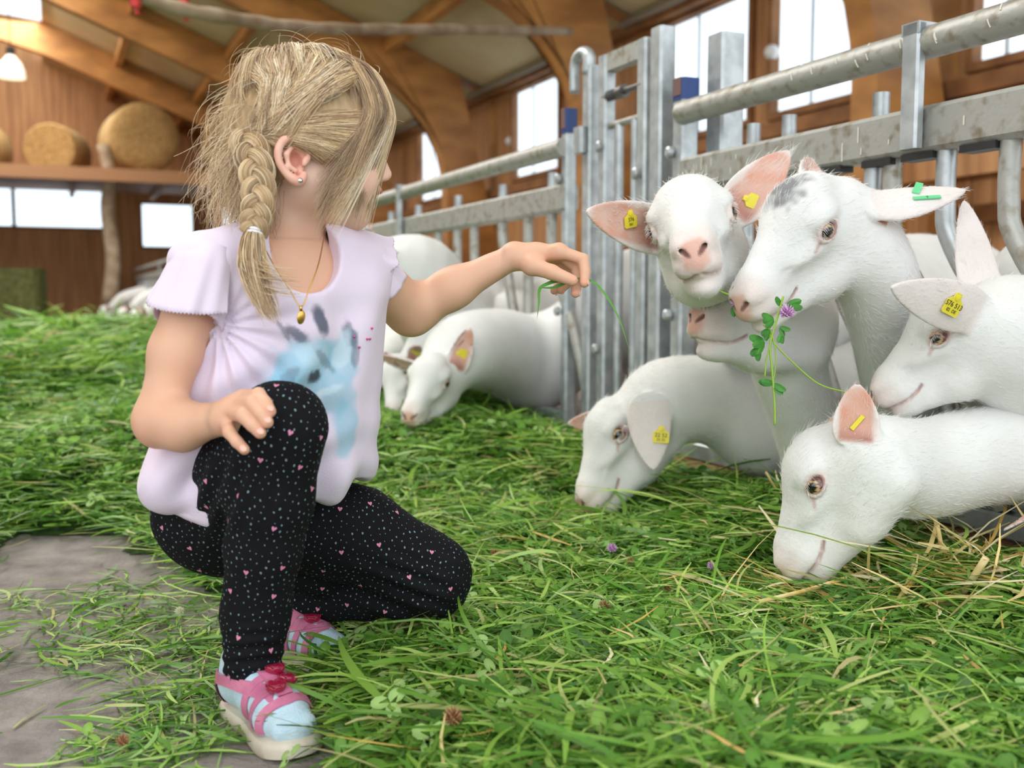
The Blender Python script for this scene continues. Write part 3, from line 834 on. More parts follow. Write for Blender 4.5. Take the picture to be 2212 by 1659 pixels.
    if neck:
        lo2, hi2 = S.bounds(); V2, F2 = skin(S, coarse, lo2, hi2, proj=1)
        inn_ = ((V2 > lo + coarse * .8) & (V2 < hi - coarse * .8)).all(1); F2 = F2[~inn_[F2].all(1)]
        used = np.unique(F2); rm = np.full(len(V2), -1); rm[used] = np.arange(len(used)); V2 = V2[used]; F2 = rm[F2]
        V = np.concatenate([V1, V2]); F = np.concatenate([F1, F2 + len(V1)])
    else: V, F = V1, F1
    # coat colours
    q = (V - head) @ R / s
    col = np.tile(WHITE, (len(V), 1))
    if tint is not None: col = col * np.array(tint)
    w_ = .5 + .5 * noise3(V, 14, seed); col *= (1 - .05 * w_)[:, None] * np.array([1, 1, 1])
    col[:, 2] *= 1 - .035 * (.5 + .5 * noise3(V, 7, seed + 3))
    def blend(m, c):
        nonlocal col
        m = np.clip(m, 0, 1)[:, None]; col = col * (1 - m) + np.asarray(c) * m
    hm = q[:, 0] > -.06
    blend(hm * sstep(.029, .016, np.linalg.norm((q - [.186, 0, -.026]) * [1, 1.15, 1.0], axis=1) + .004 * noise3(q, 160, 2)), PINK)
    blend(hm * .35 * sstep(.075, .03, np.linalg.norm(q - [.185, 0, -.035], axis=1)), PINK)
    for g in (1, -1):
        na, nb2 = np.array([.168, g * .0185, -.0150]), np.array([.186, g * .0065, -.0275]); t = np.clip((q - na) @ (nb2 - na) / ((nb2 - na) @ (nb2 - na)), 0, 1)
        blend(hm * .85 * sstep(.0046, .0022, np.linalg.norm(q - na - t[:, None] * (nb2 - na), axis=1)), DARKP)
        e = np.linalg.norm((q - [.034, g * .054, .006]) * [.80, .5, 1.15], axis=1)
        blend(hm * .32 * sstep(.024, .014, e), LIDP); blend(hm * .75 * sstep(.0142, .0125, e), np.array(srgb(160, 104, 98)))
        t = np.clip((q[:, 0] - .046) / .016, 0, 1); dd = np.linalg.norm(q - np.stack([.046 + .016 * t, g * (.050 - .004 * t), .002 - .012 * t], 1), axis=1)
        blend(hm * .6 * sstep(.006, .002, dd), LIDP)
        mp_ = [(.190, 0, -.053)] + [(x, y, z) for (x, z), y in zip(MO, MY)]
        for a_, b_ in zip(mp_[:-1], mp_[1:]):
            a_ = np.array(a_) * [1, g, 1]; b_ = np.array(b_) * [1, g, 1]; t = np.clip((q - a_) @ (b_ - a_) / ((b_ - a_) @ (b_ - a_)), 0, 1)
            dd = np.linalg.norm(q - a_ - t[:, None] * (b_ - a_), axis=1); blend(hm * .5 * sstep(.0048, .0015, dd), np.array(srgb(214, 158, 146)))
            blend(hm * .6 * sstep(.0035, .001, dd), DARKP)
    for a, L, W_, N_, ln, wid, cu, g in E:
        pa = V - a; x = pa @ L / ln; y = pa @ W_; z = pa @ N_ - cu * y * y
        m = sstep(.02, .15, x) * sstep(1.02, .88, x) * sstep(wid * .95, wid * .65, np.abs(y)) * sstep(-.0005 * s, .0012 * s, z) * (z < .02 * s)
        blend(m * (.75 + .25 * noise3(V, 60, 5)), PEACH)
        blend(.8 * m * sstep(.35, .1, x), np.array(srgb(150, 90, 75)))
        blend(.22 * (x > .1) * (x < 1.1) * (np.abs(y) < wid * 1.1) * (np.abs(z) < .01), np.array(srgb(238, 190, 178)))
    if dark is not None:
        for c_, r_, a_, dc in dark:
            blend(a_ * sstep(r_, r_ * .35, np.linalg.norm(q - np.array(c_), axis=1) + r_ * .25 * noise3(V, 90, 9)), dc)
    hoof = V[:, 2] < .045
    if legs and body is not None: blend(hoof * .8, np.array(srgb(96, 84, 70)))
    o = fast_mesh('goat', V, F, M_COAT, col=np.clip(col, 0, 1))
    tag(o, label, 'goat', group)
    if eyes:
        for g in (1, -1):
            c = T(.036, g * .0458, .006); mb = MB(); mb.sphere((0, 0, 0), .0158 * s, 16)
            vv = np.array(mb.v); n_ = vv / (.0158 * s)   # local: x fwd, y out, z up
            out = np.array([.40, .90, .06]); out /= np.linalg.norm(out)
            dd = n_ @ out; xx = n_[:, 0] - dd * out[0]; zz = n_[:, 2] - dd * out[2]; rr_ = np.sqrt(np.maximum(1 - dd * dd, 0))
            cc = np.tile(np.array(srgb(200, 166, 124)), (len(vv), 1))
            cc[rr_ > .74] = srgb(84, 56, 40)
            cc[(rr_ > .86)] = srgb(120, 84, 76)
            cc[((xx / .56) ** 2 + (zz / .44) ** 2 < 1) & (dd > 0)] = srgb(6, 6, 12)
            W3 = np.stack([f, l * g, u], 1); Vw = vv @ W3.T + c
            me = [list(t_) for t_ in mb.f]
            b2 = MB(); b2.v = [tuple(v) for v in Vw]; b2.f = mb.f; b2.mi = mb.mi
            if g < 0: b2.f = [tuple(reversed(t_)) for t_ in b2.f]
            eo = b2.build('eye', M_EYE, o, smooth=True)
            at = eo.data.color_attributes.new('Col', 'FLOAT_COLOR', 'POINT'); at.data.foreach_set('color', np.c_[cc, np.ones(len(cc))].astype(np.float32).ravel())
            if not simple:   # pale lashes
                rs = np.random.RandomState(4); n = 34 if close > .2 else 14; ll = []
                for i in range(n):
                    a = math.pi * (.08 + .84 * i / n); cl = 1 - close
                    b0 = np.array([.034 + .0165 * math.cos(a), .0585, .006 + .0125 * math.sin(a) * cl - .003 * math.cos(a)])
                    dr = np.array([math.cos(a) * .5 + rs.normal(0, .08), .7, -.15 - .5 * close + rs.normal(0, .1)]); ln_ = .009
                    ll.append([T(*( (b0 + dr * ln_ * t - np.array([0, 0, .004 * t * t])) * [1, g, 1])) for t in (0, .35, .7, 1)])
                strands('eyelashes', ll, .00022 * s, M_FUR, o)
    if fur:
        rs = np.random.RandomState(seed + 11); N3 = vnormals(V, F)
        A = np.linalg.norm(np.cross(V[F[:, 2]] - V[F[:, 0]], V[F[:, 3]] - V[F[:, 1]]), axis=1)
        ctr = V[F[:, 0]]; qq = (ctr - head) @ R / s
        prob = A * np.where(np.linalg.norm(ctr - head, axis=1) < .42 * s, 1.0, .35)
        bare = (np.linalg.norm(qq - [.185, 0, -.03], axis=1) < .028)
        for g in (1, -1): bare |= np.linalg.norm(qq - [.034, g * .055, .006], axis=1) < .017
        prob = prob * ~bare; prob /= prob.sum()
        fi = rs.choice(len(F), fur, p=prob); w4 = rs.dirichlet((1, 1, 1, 1), fur)
        p0 = (V[F[fi]] * w4[:, :, None]).sum(1); n0 = (N3[F[fi]] * w4[:, :, None]).sum(1); n0 /= np.linalg.norm(n0, axis=1, keepdims=True)
        ql = (p0 - head) @ R / s
        nd = nrm(hp[min(3, len(hp) - 1)] - hp[0]) if len(hp) > 1 else -f
        fl = np.where((ql[:, 0] > -.04)[:, None], -f * .9 - u * .25, nd)
        for a, L, W_, N_, ln, wid, cu, g in E:
            x = (p0 - a) @ L / ln; onear = (x > .12) & (np.linalg.norm(p0 - a - np.clip(x, 0, 1)[:, None] * L * ln, axis=1) < wid * 1.3)
            fl = np.where(onear[:, None], L, fl)
        fl = fl - n0 * (fl * n0).sum(1, keepdims=True); fl /= np.maximum(np.linalg.norm(fl, axis=1, keepdims=True), 1e-6)
        fl = fl + rs.normal(0, .22, fl.shape)
        ln_ = (.007 + .006 * rs.rand(fur)) * s * np.where(ql[:, 0] > .09, .5, 1) * np.where((ql[:, 2] > .045) & (ql[:, 0] < .02) & (ql[:, 0] > -.09), 1.6, 1)
        pts = np.stack([p0 - n0 * .0006 + (fl * t + n0 * (.42 * t - .18 * t * t)) * ln_[:, None] for t in (0, .33, .66, 1)], 1)
        strands('fur_coat', pts, .00020 * s, M_FUR, o)
    return o, T, R, E

def tagon(o, E, side, t, yo, rot, text='', **kw):
    """hang a tag on ear number side at fraction t; rot = reading direction mix (along ear, across)"""
    for a, L, W_, N_, ln, wid, cu, g in E:
        if g == side:
            face = kw.pop('face', 1); c = a + L * ln * t + W_ * yo + N_ * (.006 * face + (cu * yo * yo))
            x = L * rot[0] + W_ * rot[1]
            return ear_tag(o, c, x, N_ * face + L * kw.pop('tl', 0), text, **kw)

def behind(px, py, d, s_, w_off, z):
    """trunk point: keep the fence crossing's w, go s_ metres across the fence line"""
    a = Bs(P(px, py, d)); return B(s_, a[1] + w_off, z)

NG = []
# profile goat with clover
o, T2, R2, E2 = goat('white goat with grey forehead patch chewing clover, green ear tags', P(1597, 672, 1.49), P(1789, 497, 1.475), (.02, -.10, 1), 1,
    [(P(1893, 600, 1.60), .052), (P(1925, 745, 1.70), .050), (P(1965, 880, 1.80), .062)],
    [(P(2086, 412, 1.52), (-.1, .62, -.75), .030, 7), (P(1755, 345, 1.72), (.2, -1, 0))],
    (B(1.72, 1.33, .50), B(2.35, 1.25, .52), .14), dark=[((.030, -.002, .068), .044, .85, np.array(srgb(96, 98, 104)))], fine=.0024, seed=2, fur=16000)
tagon(o, E2, 1, .60, .010, (1, .12), '7', m=M_TAGG, w=.020, h=.011, slim=True, face=-1)
tagon(o, E2, 1, .58, -.016, (.7, -1), '', m=M_TAGG, w=.014, h=.018, slim=True, face=-1)
NG.append((o, T2))
# facing the camera
o, T1, R1, E1 = goat('white goat facing the camera with a yellow tag in its spread ear', P(1501, 556, 1.43), P(1412, 503, 1.60), (-.28, -.1, 1), -1,
    [(P(1545, 590, 1.80), .060), (P(1610, 680, 2.00), .070), (P(1650, 770, 2.18), .085)],
    [(P(1706, 326, 1.66), (-.25, -1, -.15), .031, 8), (P(1266, 456, 1.56), (.2, -1, .0), .031, 8)],
    (B(1.66, 1.80, .50), B(2.3, 2.05, .52), .14), seed=3, fur=12000)
tagon(o, E1, -1, .50, -.008, (-.95, -.35), '376\n561', w=.0135, h=.0145)
tagon(o, E1, 1, .30, -.006, (.8, .3), '', w=.012, h=.012)
NG.append((o, T1))
# muzzle under the chin
o, T3, R3, E3 = goat("white goat lifting its pink muzzle beneath the clover-chewing goat's chin", P(1498, 698, 1.63), P(1712, 648, 1.66), (-.15, -.1, 1), 1,
    [(P(1700, 775, 1.78), .050), (P(1735, 890, 1.84), .050), (P(1785, 1030, 1.92), .060)],
    [(P(1790, 640, 1.74), (0, 1, 0)), (P(1720, 560, 1.86), (0, -1, 0))],
    (B(1.70, 1.52, .40), B(2.3, 1.58, .46), .13), seed=4)
NG.append((o, T3))
# grazing left
o, T4, R4, E4 = goat('white goat grazing at left with a hanging ear and yellow tag', P(1260, 1098, 2.02), P(1340, 936, 2.01), (-1, -.1, .35), 1,
    [(P(1440, 865, 2.08), .074), (P(1560, 868, 2.12), .080), (P(1660, 915, 2.14), .10)],
    [(P(1412, 1016, 1.97), (.1, 1, 0), .037, 5, 0, P(1398, 850, 2.0)), (P(1226, 915, 2.14), (0, -1, -.3), .026)],
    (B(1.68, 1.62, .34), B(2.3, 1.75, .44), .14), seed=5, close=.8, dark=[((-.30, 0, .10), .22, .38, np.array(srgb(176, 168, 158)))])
tagon(o, E4, 1, .55, -.020, (.15, -1), '22 52\n25 33', w=.016, h=.017, face=-1)
NG.append((o, T4))
# right edge
o, T5, R5, E5 = goat('white goat at right edge with a forward ear and big yellow tag', P(1886, 862, 1.55), P(2030, 728, 1.46), (-.67, .30, .74), 1,
    [(P(2190, 735, 1.50), .088), (P(2300, 800, 1.53), .10), (P(2420, 860, 1.58), .12)],
    [(P(1924, 620, 1.36), (0, 1, .2), .036, 4), (P(2082, 432, 1.56), (.2, 1, 0), .030, 4)],
    (B(1.64, .72, .50), B(2.25, .45, .52), .15), seed=6, fur=16000, close=.3)
tagon(o, E5, 1, .40, .004, (-1, -.12), '576 513\n02  DE', w=.0155, h=.0165, face=-1)
NG.append((o, T5))
# grazing right
o, T6, R6, E6 = goat('white goat grazing at lower right with an upright pink-lined ear', P(1694, 1240, 1.49), P(1762, 1047, 1.42), (-1, .50, .42), 1,
    [(P(1985, 1015, 1.49), .060), (P(2110, 985, 1.51), .060), (P(2270, 975, 1.54), .07)],
    [(P(1852, 828, 1.40), (-.15, -1, .1), .029, 9), (P(1800, 900, 1.58), (0, -1, 0))],
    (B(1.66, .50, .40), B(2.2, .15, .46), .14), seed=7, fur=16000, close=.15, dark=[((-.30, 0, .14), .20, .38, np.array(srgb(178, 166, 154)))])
tagon(o, E6, 1, .38, -.002, (.8, -.6), '', w=.012, h=.010, slim=True)
NG.append((o, T6))

# an ear tip of another goat at the right edge, low
o, T7, R7, E7 = goat('white goat mostly cut off by the right photo edge, only its ear tip low down', P(2270, 1250, 1.45), P(2330, 1120, 1.40), (-1, -.1, .5), 1,
    [(P(2400, 1080, 1.46), .07), (P(2500, 1060, 1.5), .09)], [(P(2166, 1146, 1.42), (0, .2, 1), .03), None],
    (B(1.64, .15, .40), B(2.2, -.2, .46), .14), seed=9, fur=3000)
NG.append((o, T7))
# goat lying in the shade behind the bars at lower right
o, T8, R8, E8 = goat('shaded white goat body low behind the bent bars at lower right', P(1990, 1150, 1.98), P(2070, 1090, 1.98), (-.6, -.1, 1), 1,
    [(P(2180, 1080, 2.05), .07), (P(2240, 1100, 2.1), .09)], [(P(2130, 1020, 1.95), (0, 1, 0), .03), (P(2120, 1010, 2.1), (0, -1, 0))],
    (B(1.62, .95, .26), B(2.2, .6, .26), .16), seed=10, fur=3000, fine=.004, coarse=.01, legs=False)
NG.append((o, T8))
# goat seen between gate and the front-facing goat, only a pale flank behind the bars
# ---------------------------------------------------------------- goats further along the fence
FARG = 'white dairy goats further along the feed fence'
o, Tb, Rb, Eb = goat('white goat eating with dark-lined ear raised, nearest of the far ones', P(930, 925, 2.60), P(966, 827, 2.68), (.25, .55, .75), 1,
    [(P(1000, 760, 2.86), .095), (P(1080, 760, 3.05), .12), (P(1160, 790, 3.2), .13)],
    [(P(1016, 706, 2.72), (.1, -1, 0), .030, 8), (P(812, 766, 2.72), (0, -.6, -1), .028, 8)],
    (B(1.62, 2.66, .47), B(2.25, 2.8, .5), .19), seed=11, fur=4000, fine=.0045, coarse=.011, group=FARG, simple=True)
tagon(o, Eb, 1, .40, 0, (1, .1), '', w=.015, h=.015)
o, Tc, Rc, Ec = goat('white goat half hidden behind the nearest far goat, muzzle in the grass', P(850, 905, 2.95), P(878, 800, 3.0), (-.8, -.2, .5), 1,
    [(P(950, 740, 3.2), .08), (P(1030, 720, 3.45), .11)], [(P(905, 745, 2.95), (0, -1, 0), .028), (P(800, 760, 3.05), (0, -1, 0))],
    (B(1.66, 3.25, .45), B(2.2, 3.35, .5), .14), seed=12, fur=0, fine=.006, coarse=.012, group=FARG, simple=True)
tagon(o, Ec, 1, .45, 0, (1, .1), '', w=.015, h=.015)
o, Td, Rd, Ed = goat("white goat standing tall behind the girl's ruffled shoulder, tag in its ear", P(735, 600, 2.9), P(800, 545, 2.95), (-.3, -.1, 1), 1,
    [(P(905, 590, 3.1), .11), (P(960, 690, 3.3), .14)], [(P(868, 548, 2.85), (0, -.3, -1), .030), (P(800, 480, 3.05), (0, -1, 0))],
    (B(1.66, 3.75, .52), B(2.3, 3.9, .52), .15), seed=13, fur=0, fine=.006, coarse=.012, group=FARG, simple=True)
tagon(o, Ed, 1, .40, 0, (1, .1), '', w=.016, h=.016)
for i, (ex, ey, nx, ny, d, lb) in enumerate(((828, 740, 790, 800, 3.55, "white goat low behind the girl's outstretched elbow, tag in its ear"), (800, 800, 765, 850, 3.3, "white goat eating beside the girl's printed shirt, second tag below"),
        (560, 620, 540, 680, 5.5, "white goat hidden behind the girl's braid"))):
    if i == 2: continue
    a = Bs(P(ex, ey, d))
    o, Te, Re, Ee = goat(lb, P(nx, ny, d - .04), P(ex, ey, d), (-.6, -.2, .8), 1, [(P(ex + 60, ey - 40, d + .2), .08), (B(1.4, a[1] + .15, .42), .11)],
        [(P(ex + 22, ey - 30 - 10 * i, d - .1), (0, -1, 0), .030), (P(ex - 50, ey - 40, d + .05), (0, -1, 0))],
        (B(1.66, a[1] + .5, .46), B(2.2, a[1] + .75, .5), .14), seed=20 + i, fur=0, fine=.007, coarse=.014, group=FARG, simple=True)
    tagon(o, Ee, 1, .5, 0, (1, .1), '', w=.016, h=.016)
# three distant goats: one build, then copies
c0 = B(.86, 11.6, 0)
H = lambda x, y, z: np.array(c0) + np.array(B(x, y, 0)) + np.array([0, 0, z])
o, Tf, Rf, Ef = goat('distant blurred white goat, nearest the girl in the far row at left', H(-.12, -.1, .13), H(0, 0, .26), (-.5, -.1, .8), 1,
    [(H(.25, .05, .42), .09), (H(.5, .1, .48), .12)], [(H(.02, -.16, .36), (0, -1, 0), .032), (H(.0, .16, .36), (0, -1, 0), .032)],
    (H(.75, .1, .52), H(1.3, .15, .54), .19), seed=30, fur=0, fine=.009, coarse=.016, group=FARG, simple=True)
for k, (ds, dw, rz, lb) in enumerate(((0.0, 2.6, .1, 'distant blurred white goat, middle one of the far row at left'), (-.08, 5.6, -.12, 'distant blurred white goat, leftmost of the far row'),
        (.05, 1.1, .15, 'distant blurred white goat right behind the girl, beside the rails'))):
    c_ = o.copy(); C.objects.link(c_); c_['label'] = lb
    for ch in list(o.children):
        e_ = ch.copy(); C.objects.link(e_); e_.parent = c_
    dv = B(ds, dw, 0); piv = H(.5, .1, 0); Mx = Matrix.Translation(dv) @ Matrix.Translation(Vector(piv)) @ Matrix.Rotation(rz, 4, 'Z') @ Matrix.Translation(-Vector(piv))
    c_.matrix_world = Mx

# ================================================================ the girl
A3 = lambda p: np.array(p, float)
def PG(x, y, z=0.0):
    """point at height z seen at photo pixel (x, y)"""
    v = (829.5 - y) / FPX; return P(x, y, (CAMH - z) / -(v * _CT - _ST))
def to_px(V):
    V = np.asarray(V, float) - [0, 0, CAMH]
    fz = V[:, 1] * _CT - V[:, 2] * _ST; uz = V[:, 1] * _ST + V[:, 2] * _CT
    return np.stack([1106 + FPX * V[:, 0] / fz, 829.5 - FPX * uz / fz], 1)

def multi_skin(S, coarse, boxes):
    lo, hi = S.bounds(); V2, F2 = skin(S, coarse, lo, hi, proj=2); Vs, Fs = [], []; off = 0
    for (blo, bhi, h) in boxes:
        v, f_ = skin(S, h, blo, bhi); Vs.append(v); Fs.append(f_ + off); off += len(v)
        inn_ = ((V2 > blo + coarse * .8) & (V2 < bhi - coarse * .8)).all(1); F2 = F2[~inn_[F2].all(1)]
    used = np.unique(F2); rm = np.full(len(V2), -1); rm[used] = np.arange(len(used))
    return np.concatenate(Vs + [V2[used]]), np.concatenate(Fs + [rm[F2] + off])

M_SKIN = mat('childs_skin', (1, 1, 1), 0.5, attr=True, sss=0.12, spec=0.35, bump=0.03, bscale=400)
M_TEE = mat('lilac_jersey', (1, 1, 1), 0.85, attr=True, sheen=0.2, bump=0.12, bscale=500, spec=0.2)
M_LEG = mat('black_legging_cloth', srgb(17, 17, 21), 0.85, sheen=0.0, bump=0.06, bscale=600, spec=0.2)
M_DOT = mat('pale_blue_print', srgb(116, 142, 152), 0.8); M_HEART = mat('pink_print', srgb(218, 138, 172), 0.7); M_DUST = mat('grey_dust', srgb(70, 70, 74), .9)

girl_c = P(560, 1120, 1.27)
girl = empty('person', (girl_c.x, girl_c.y, 0), 'crouching blonde girl in lilac shirt and dotted black leggings reaching to goats', 'person')

LA = nrm([.75, .66, 0]); FN = nrm([.66, -.75, 0]); UPV = nrm(A3(P(640, 530, 1.24)) - A3(P(545, 1060, 1.26)))
FN = nrm(FN - UPV * (FN @ UPV)); LA2 = np.cross(UPV, FN) if np.cross(UPV, FN) @ LA > 0 else -np.cross(UPV, FN)
RT = np.stack([LA2, FN, UPV], 1)
# head frame
HO = A3(P(634, 362, 1.225)); HF = nrm([.955, .25, -.03]); HL = nrm(np.cross([0.05, 0.0, 1], HF)); HU = np.cross(HF, HL); HR = np.stack([HF, HL, HU], 1)
H_ = lambda x, y, z: HO + HR @ np.array([x, y, z])

def arm_parts(S, extra=0.0):
    # her right arm (left in the picture), elbow bent, hand on the knee
    rs_, re_, rw_ = A3(P(432, 600, 1.15)), A3(P(338, 925, 1.13)), A3(P(490, 902, 1.075))
    um = (rs_ + re_) / 2 + [-.002, -.004, 0]
    S.chain([rs_, um, re_ + [.004, 0, .010]], [.031, .0262, .0250], .018)
    S.chain([re_ + [.004, 0, .006], re_ * .62 + rw_ * .38 + [0, 0, -.002], rw_], [.0262, .0240, .0172], .02)
    # her left arm reaching out
    ls_, le_, lw_ = A3(P(792, 590, 1.30)), A3(P(888, 672, 1.38)), A3(P(1112, 553, 1.37))
    S.chain([ls_, le_], [.036, .031], .02)
    S.chain([le_, le_ * .6 + lw_ * .4 + [0, 0, .001], lw_], [.0300, .0252, .0165], .02)
    return (rs_, re_, rw_), (ls_, le_, lw_)

def hand(S, wrist, fingers, thumb, r=.0072):
    k = .007
    for i, f_ in enumerate(fingers):
        m = A3(f_[0]); S.cap(wrist, m, .0150 if i in (1, 2) else .0125, .0092, .010)
    S.cap(A3(fingers[0][0]), A3(fingers[3][0]), .0092, .0080, .010)
    S.cap((A3(fingers[0][0]) + A3(fingers[1][0])) / 2 * .5 + wrist * .5, (A3(fingers[2][0]) + A3(fingers[3][0])) / 2 * .5 + wrist * .5, .0125, .0115, .012)
    for i, f_ in enumerate(fingers):
        p = [A3(q) for q in f_]; rr = r * (1, 1.03, .98, .86)[i]
        # three bones: knuckle, middle joint, last joint, tip
        mid = p[1] * .42 + p[2] * .58 + nrm(p[1] - (p[0] + p[2]) / 2) * .0020
        S.cap(p[0], p[1], rr * 1.18, rr * 1.06, .0045); S.cap(p[1], mid, rr * 1.06, rr * .96, .002); S.cap(mid, p[2], rr * .96, rr * .88, .002)
    t = [A3(q) for q in thumb]
    S.cap(wrist * .75 + t[1] * .25, t[0], .0125, .0125, .010); S.cap(t[0], t[1], .0125, .0096, .006); S.cap(t[1], t[2], .0096, .0076, .004)

RH = dict(f=[(P(528, 866, 1.072), P(558, 853, 1.038), P(583, 889, 1.026)), (P(514, 876, 1.066), P(545, 872, 1.028), P(577, 912, 1.020)),
             (P(500, 890, 1.066), P(524, 897, 1.027), P(562, 935, 1.022)), (P(488, 906, 1.070), P(495, 934, 1.038), P(528, 971, 1.032))],
          t=[P(530, 868, 1.09), P(570, 856, 1.105), P(606, 862, 1.125)])
LH = dict(f=[(P(1208, 543, 1.350), P(1260, 560, 1.345), P(1262, 611, 1.335)), (P(1204, 545, 1.364), P(1246, 578, 1.366), P(1243, 633, 1.352)),
             (P(1197, 551, 1.380), P(1236, 594, 1.388), P(1211, 625, 1.372)), (P(1186, 560, 1.394), P(1214, 604, 1.404), P(1197, 628, 1.392))],
          t=[P(1150, 574, 1.350), P(1192, 588, 1.336), P(1236, 606, 1.330)])

S = Solid()
(rs_, re_, rw_), (ls_, le_, lw_) = arm_parts(S)
hand(S, rw_, RH['f'], RH['t']); hand(S, lw_, LH['f'], LH['t'])
# trunk and legs under the clothes
S.ell(A3(P(612, 700, 1.225)), [.090, .052, .115], RT, .03); S.ell(A3(P(580, 890, 1.245)), [.085, .055, .095], RT, .04)
S.cap(rs_ + [.012, .004, .002], ls_ + [-.012, 0, .006], .027, .029, .02)
S.ell(A3(P(520, 1090, 1.28)), [.085, .07, .075], RT, .04)
LEG_R = [(P(480, 1105, 1.25), .064), (P(540, 1020, 1.17), .058), (P(606, 925, 1.105), .0485), (P(585, 1070, 1.125), .046), (P(570, 1180, 1.14), .0415), (P(552, 1330, 1.165), .037), (P(547, 1440, 1.180), .033)]
LEG_L = [(P(580, 1120, 1.31), .066), (P(760, 1150, 1.345), .060), (P(935, 1240, 1.36), .053)]
LEG_L2 = [(P(938, 1262, 1.362), .045), (P(800, 1280, 1.375), .036), (P(650, 1300, 1.395), .028)]
for L_ in (LEG_R, LEG_L, LEG_L2): S.chain([A3(p) for p, r in L_], [r - .007 for p, r in L_], .015)
# neck
S.chain([H_(-.005, 0, -.035), A3(P(622, 470, 1.235)), A3(P(625, 540, 1.235))], [.041, .034, .038], .02)
S.cap(A3(P(625, 548, 1.235)), rs_ + [0.03, 0, .015], .024, .012, .015); S.cap(A3(P(640, 545, 1.24)), ls_ + [-.03, 0, .015], .022, .012, .015)
# head
S.ell(H_(.012, 0, .046), [.090, .070, .078], HR, .01)
S.ell(H_(.048, 0, -.005), [.052, .050, .058], HR, .03)
for g in (1, -1):
    S.cap(H_(.012, g * .040, -.022), H_(.070, g * .010, -.050), .020, .017, .02)
    S.ell(H_(.066, g * .028, -.014), [.030, .026, .026], HR, .015)
    S.ell(H_(.088, g * .026, .034), [.016, .020, .009], HR, .012)
    S.ell(H_(.103, g * .0085, -.0055), [.0075, .0055, .0058], HR, .004)
S.ell(H_(.076, 0, -.052), [.014, .015, .014], HR, .012)
S.cap(H_(.098, 0, .026), H_(.1105, 0, -.001), .0065, .0078, .010)
S.ell(H_(.094, 0, -.021), [.0115, .018, .0085], HR, .006); S.ell(H_(.088, 0, -.040), [.0105, .016, .0070], HR, .005)
S.ell(H_(.1035, 0, -.0225), [.0035, .011, .0035], HR, .003)
S.ell(H_(.098, 0, -.0310), [.016, .0135, .0042], HR, .003, '-')
for g in (1, -1):
    S.ell(H_(.098, g * .028, .016), [.012, .015, .0095], HR, .008, '-')
    S.ell(H_(.107, g * .0068, -.011), [.003, .0022, .002], HR, .002, '-')
    lid = [H_(.0925 - .006 * abs(math.cos(a)) ** 2 + .001, g * (.029 + .0135 * math.cos(a)), .0165 + .0062 * math.sin(a)) for a in np.linspace(0, 2 * math.pi, 13)]
    S.chain(lid, [.0022] * 13, .003)
    # ear
    y0 = g * .0685
    S.ell(H_(-.004, g * .066, .003), [.015, .0045, .023], HR, .006)
    hx = [(.012, .0, .000), (.0135, .003, .012), (.009, .007, .023), (-.002, .009, .0275), (-.014, .011, .022), (-.0205, .012, .010), (-.0195, .011, -.003), (-.0125, .009, -.014), (-.003, .006, -.0215), (.005, .003, -.022), (.009, .001, -.014)]
    hp_ = bez([Vector((x, y0 + g * y, z)) for x, y, z in hx], 4); S.chain([H_(*p) for p in hp_], list(np.interp(np.linspace(0, 10, len(hp_)), range(11), [.0026, .003, .0033, .0036, .0037, .0036, .0034, .0034, .0048, .0042, .003])), .003)
    S.chain([H_(x, y0 + g * y, z) for x, y, z in ((.004, .002, .017), (-.005, .005, .016), (-.0115, .007, .006), (-.009, .006, -.006), (-.001, .004, -.011))], [.0022, .0028, .0032, .003, .003], .003)
    S.ell(H_(.0085, y0 + g * .003, -.001), [.004, .003, .005], HR, .003)
    S.ell(H_(-.001, y0 + g * .0015, .001), [.0065, .006, .0085], HR, .003, '-')

def box_of(pts, pad): pts = np.array([A3(p) for p in pts]); return pts.min(0) - pad, pts.max(0) + pad
bx = [(*box_of([H_(.13, 0, 0), H_(-.10, 0, 0), H_(0, 0, .14), H_(0, 0, -.085), H_(0, .09, 0), H_(0, -.09, 0), H_(.08, .05, -.07), H_(.08, -.06, .1)], .004), .0019),
      (*box_of([rw_] + [q for f_ in RH['f'] for q in f_] + RH['t'], .018), .0015),
      (*box_of([lw_] + [q for f_ in LH['f'] for q in f_] + LH['t'], .018), .0015)]
V, F = multi_skin(S, .004, bx)
V = V + vnormals(V, F) * (.0004 * noise3(V, 60, 1))[:, None]
SK = np.array(srgb(236, 192, 166)); SKW = np.array(srgb(242, 204, 182)); SKT = np.array(srgb(222, 172, 142)); ROSE = np.array(srgb(232, 142, 122)); LIP = np.array(srgb(204, 106, 100))
q = (V - HO) @ HR; col = np.tile(SK, (len(V), 1))
inhead = (q[:, 2] > -.085) & (np.abs(q[:, 0]) < .14) & (np.abs(q[:, 1]) < .1)

